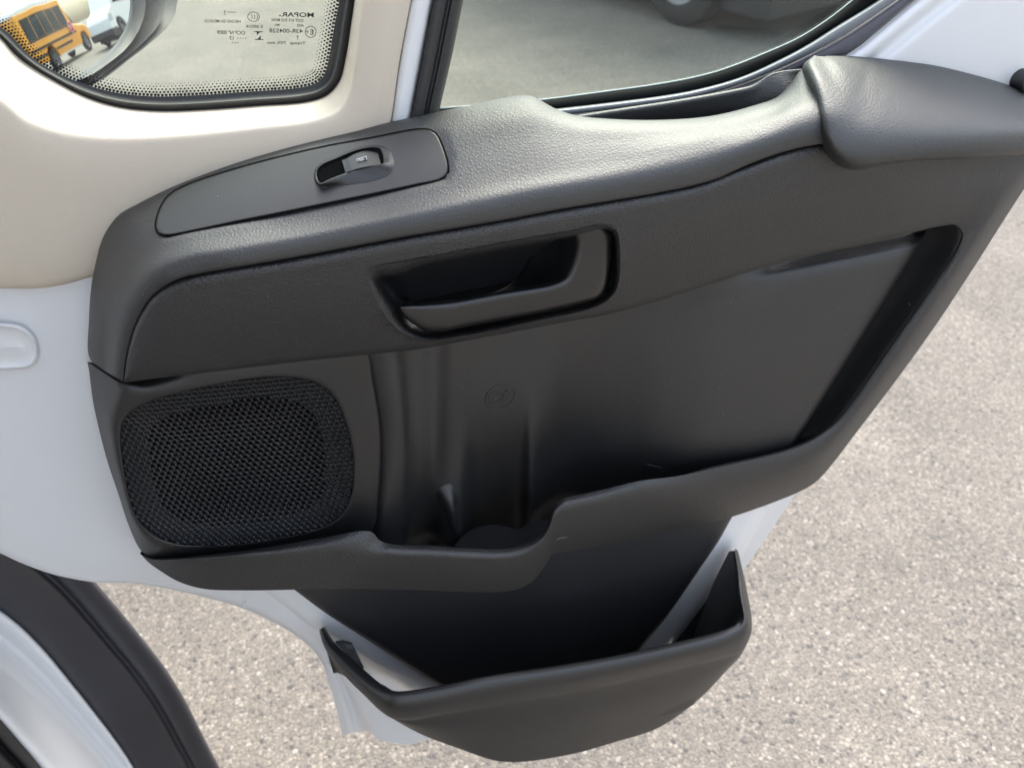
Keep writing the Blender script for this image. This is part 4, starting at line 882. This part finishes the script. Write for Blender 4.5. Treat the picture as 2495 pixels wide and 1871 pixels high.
# ================================================================== VEHICLES
def wheel(parent, x, y, r, w, side=1):
    """wheel in the parent's frame with its outer face at y; side=+1 faces +y"""
    t = MB(); s = side
    t.lathe([(r*.62, 0), (r*.66, s*.0), (r*.9, -s*.01), (r*.98, -s*.03), (r, -s*.06), (r, -s*(w-.05)), (r*.95, -s*w), (r*.5, -s*w)], 32, c=(x, y, r)); T = t.build('wheel', mat_cache('tyre', (.018, .018, .018), .8), parent, angle=40)
    h = MB(); h.lathe([(r*.63, -s*.005), (r*.56, -s*.02), (r*.50, -s*.06), (r*.2, -s*.05), (r*.18, -s*.02), (.001, -s*.015)], 24, c=(x, y, r)); h.build('rim', mat_cache('steel_rim', (.16, .16, .17), .4, .6), T, angle=40)
_mc = {}
def mat_cache(n, c, r=.5, me=0, coat=0):
    if n not in _mc: _mc[n] = mat(n, c, r, me, coat)
    return _mc[n]
def prof_box(b, prof, y0, y1):
    """extrude an (x,z) outline from y0 to y1"""
    b.prism([(x, y0, z) for x, z in prof], (0, y1-y0, 0))

def school_bus():
    A = np.array([22.807, 6.765, 0]); B = np.array([24.611, 10.028, 0]); u = (B-A)/np.linalg.norm(B-A)
    E = empty('school_bus', tuple(A), 'small yellow school bus reflected in the door mirror', 'school bus', rotz=math.atan2(u[1], u[0]))
    # local x forward (rear axle at 0), driver's side faces local +y
    YL = grained('school_bus_yellow', (.80, .33, .015), .35, 300, .01, coat=.5); BK = mat_cache('black_rail', (.02, .02, .02), .5); GLS = mat_cache('dark_bus_glass', (.03, .035, .035), .08)
    W_ = 2.2
    b = MB(); prof_box(b, [(-1.65, .55), (-1.65, 2.5), (-1.55, 2.62), (2.75, 2.62), (2.78, 2.2), (3.0, 1.4), (3.0, .45), (.5, .45), (.42, .8), (.2, 1.0), (-.2, 1.0), (-.42, .8), (-.5, .45)], -W_, 0); BODY = b.build('body', YL, E, smooth=False, bevel=.03)
    b = MB(); prof_box(b, [(-1.62, 2.60), (-1.5, 2.78), (-1.2, 2.84), (2.4, 2.84), (2.7, 2.78), (2.76, 2.60)], -W_+.02, -.02); b.build('roof', mat_cache('bus_roof_white', (.75, .76, .76), .4), E, smooth=False, bevel=.06)
    b = MB(); prof_box(b, [(2.95, .5), (2.95, 1.42), (3.2, 1.40), (4.2, 1.22), (4.5, 1.05), (4.55, .5), (4.2, .45), (4.12, .75), (3.95, .9), (3.6, .9), (3.42, .75), (3.32, .45)], -W_+.25, -.12); b.build('hood', YL, E, smooth=False, bevel=.06)
    b = MB(); prof_box(b, [(2.72, 1.45), (2.70, 2.3), (2.8, 2.35), (3.35, 1.45)], -W_+.3, -.14); b.build('cab_glass', GLS, E, smooth=False, bevel=.02)
    x = -1.35
    for i in range(5):
        b = MB(); b.box((x, -.02, 1.48), (x+.74, .012, 2.38)); b.build('window', GLS, E, smooth=False); x += .80
    b = MB(); b.box((-1.4, -.02, 1.40), (2.66, .025, 1.47)); b.build('window_ledge', BK, E, smooth=False)
    for z in (1.02, .72):
        b = MB(); b.box((-1.62, -.02, z), (-.46 if z < .9 else 3.0, .03, z+.10)); b.build('rub_rail', BK, E, smooth=False)
    b = MB(); b.box((.5, -.02, .72), (2.2, .03, .82)); b.build('rub_rail', BK, E, smooth=False)
    b = MB(); b.box((.5, -.05, .40), (3.0, .02, .47)); b.build('side_skirt', mat_cache('pale_skirt', (.6, .6, .58), .5), E, smooth=False)
    b = MB(); b.prism([(2.62+.27*math.cos(a), .06, 1.32+.27*math.sin(a)) for a in np.arange(8)*math.pi/4+math.pi/8], (0, .02, 0)); sg = b.build('stop_sign', mat_cache('sign_white', (.75, .75, .75), .5), E, smooth=False)
    b = MB(); b.prism([(2.62+.245*math.cos(a), .081, 1.32+.245*math.sin(a)) for a in np.arange(8)*math.pi/4+math.pi/8], (0, .004, 0)); b.build('sign_face', mat_cache('sign_red', (.5, .015, .03), .5), sg, smooth=False)
    cu = bpy.data.curves.new('stop', 'FONT'); cu.body = 'STOP'; cu.align_x = 'CENTER'; cu.align_y = 'CENTER'; ob = bpy.data.objects.new('text_tmp', cu); COL.objects.link(ob)
    me = bpy.data.meshes.new_from_object(ob.evaluated_get(bpy.context.evaluated_depsgraph_get())); bpy.data.objects.remove(ob)
    b = MB(); b.add([(2.62-v.co.x*.18, .087, 1.32+v.co.y*.22) for v in me.vertices], [tuple(p.vertices) for p in me.polygons]); b.build('sign_lettering', mat_cache('sign_white', (.75, .75, .75), .5), sg, smooth=False)
    for yy, sd_ in ((.01, 1), (-W_-.01, -1)):
        wheel(E, 0, yy, .42, .26, sd_); wheel(E, 3.73, yy-.08*sd_, .40, .25, sd_)
    return E
school_bus()

def box_van(name, label, catg, loc, rotz, paint, sg=1):
    """plain panel van: local x forward, origin at rear axle ground, near side +y"""
    E = empty(name, loc, label, catg, rotz=rotz); PT_ = mat_cache(*paint); BK = mat_cache('bumper_black', (.02, .02, .022), .55); GLS = mat_cache('vehicle_glass', (.02, .024, .026), .06)
    b = MB(); r = .42
    prof = [(-1.0, .38), (-1.05, 1.2), (-1.0, 2.3), (-.8, 2.42), (2.6, 2.42), (3.0, 2.3), (3.75, 1.42), (4.45, 1.22), (4.68, 1.0), (4.72, .6), (4.6, .42), (4.05, .40), (3.98, .70), (3.78, .86), (3.42, .86), (3.22, .70), (3.15, .36), (.47, .36), (.40, .70), (.2, .88), (-.2, .88), (-.40, .70), (-.47, .36)]
    prof_box(b, prof, -1.95*sg, 0); b.build('body', PT_, E, smooth=False, bevel=.06)
    b = MB(); b.box((-.85, min(-1.8*sg, -.12*sg), .17), (4.3, max(-1.8*sg, -.12*sg), .40)); b.build('underbody', BK, E, smooth=False)
    b = MB(); prof_box(b, [(2.15, 1.35), (2.15, 2.15), (2.78, 2.15), (3.4, 1.42)], -.03*sg, .012*sg); b.build('window', GLS, E, smooth=False)
    b = MB(); prof_box(b, [(.47, .34), (3.15, .34), (3.15, .52), (.47, .52)], -.04*sg, .02*sg); b.build('side_moulding', BK, E, smooth=False, bevel=.015)
    b = MB(); prof_box(b, [(4.08, .32), (4.06, .55), (4.2, .62), (4.78, .62), (4.80, .40), (4.7, .32)], -1.97*sg, .02*sg); b.build('bumper', BK, E, smooth=False, bevel=.03)
    b = MB(); prof_box(b, [(4.15, .86), (4.1, 1.14), (4.4, 1.16), (4.62, 1.0), (4.64, .86)], -.2*sg, .012*sg); b.build('headlight', mat_cache('headlight_lens', (.5, .52, .54), .1), E, smooth=False, bevel=.02)
    for yy, sd_ in ((.0, sg), (-1.95*sg, -sg)):
        wheel(E, 0, yy, r, .24, sd_); wheel(E, 3.6, yy, r, .24, sd_)
    return E
# white van standing nearer than the bus, seen in the mirror
_h = math.radians(-116); _f = np.array([math.cos(_h), math.sin(_h)]); _o = np.array([20.3, 11.0])-_f*3.6
box_van('parked_van', 'white panel van at the right edge of the door mirror reflection', 'van', (_o[0], _o[1], 0), _h, ('van_white', (.78, .79, .8), .3, 0, .5), sg=-1)
# dark vehicle seen through the door window
p1 = PZ(1640, 64, 0); u = np.array([-.34, .94])
box_van('parked_vehicle', 'parked vehicle with dark wheel and underside at the top of the door window', 'vehicle', (p1[0], p1[1], 0), math.atan2(u[1], u[0]), ('silver_blue', (.30, .33, .35), .35, .2, .4))
S.render.resolution_x = 1024; S.render.resolution_y = 767
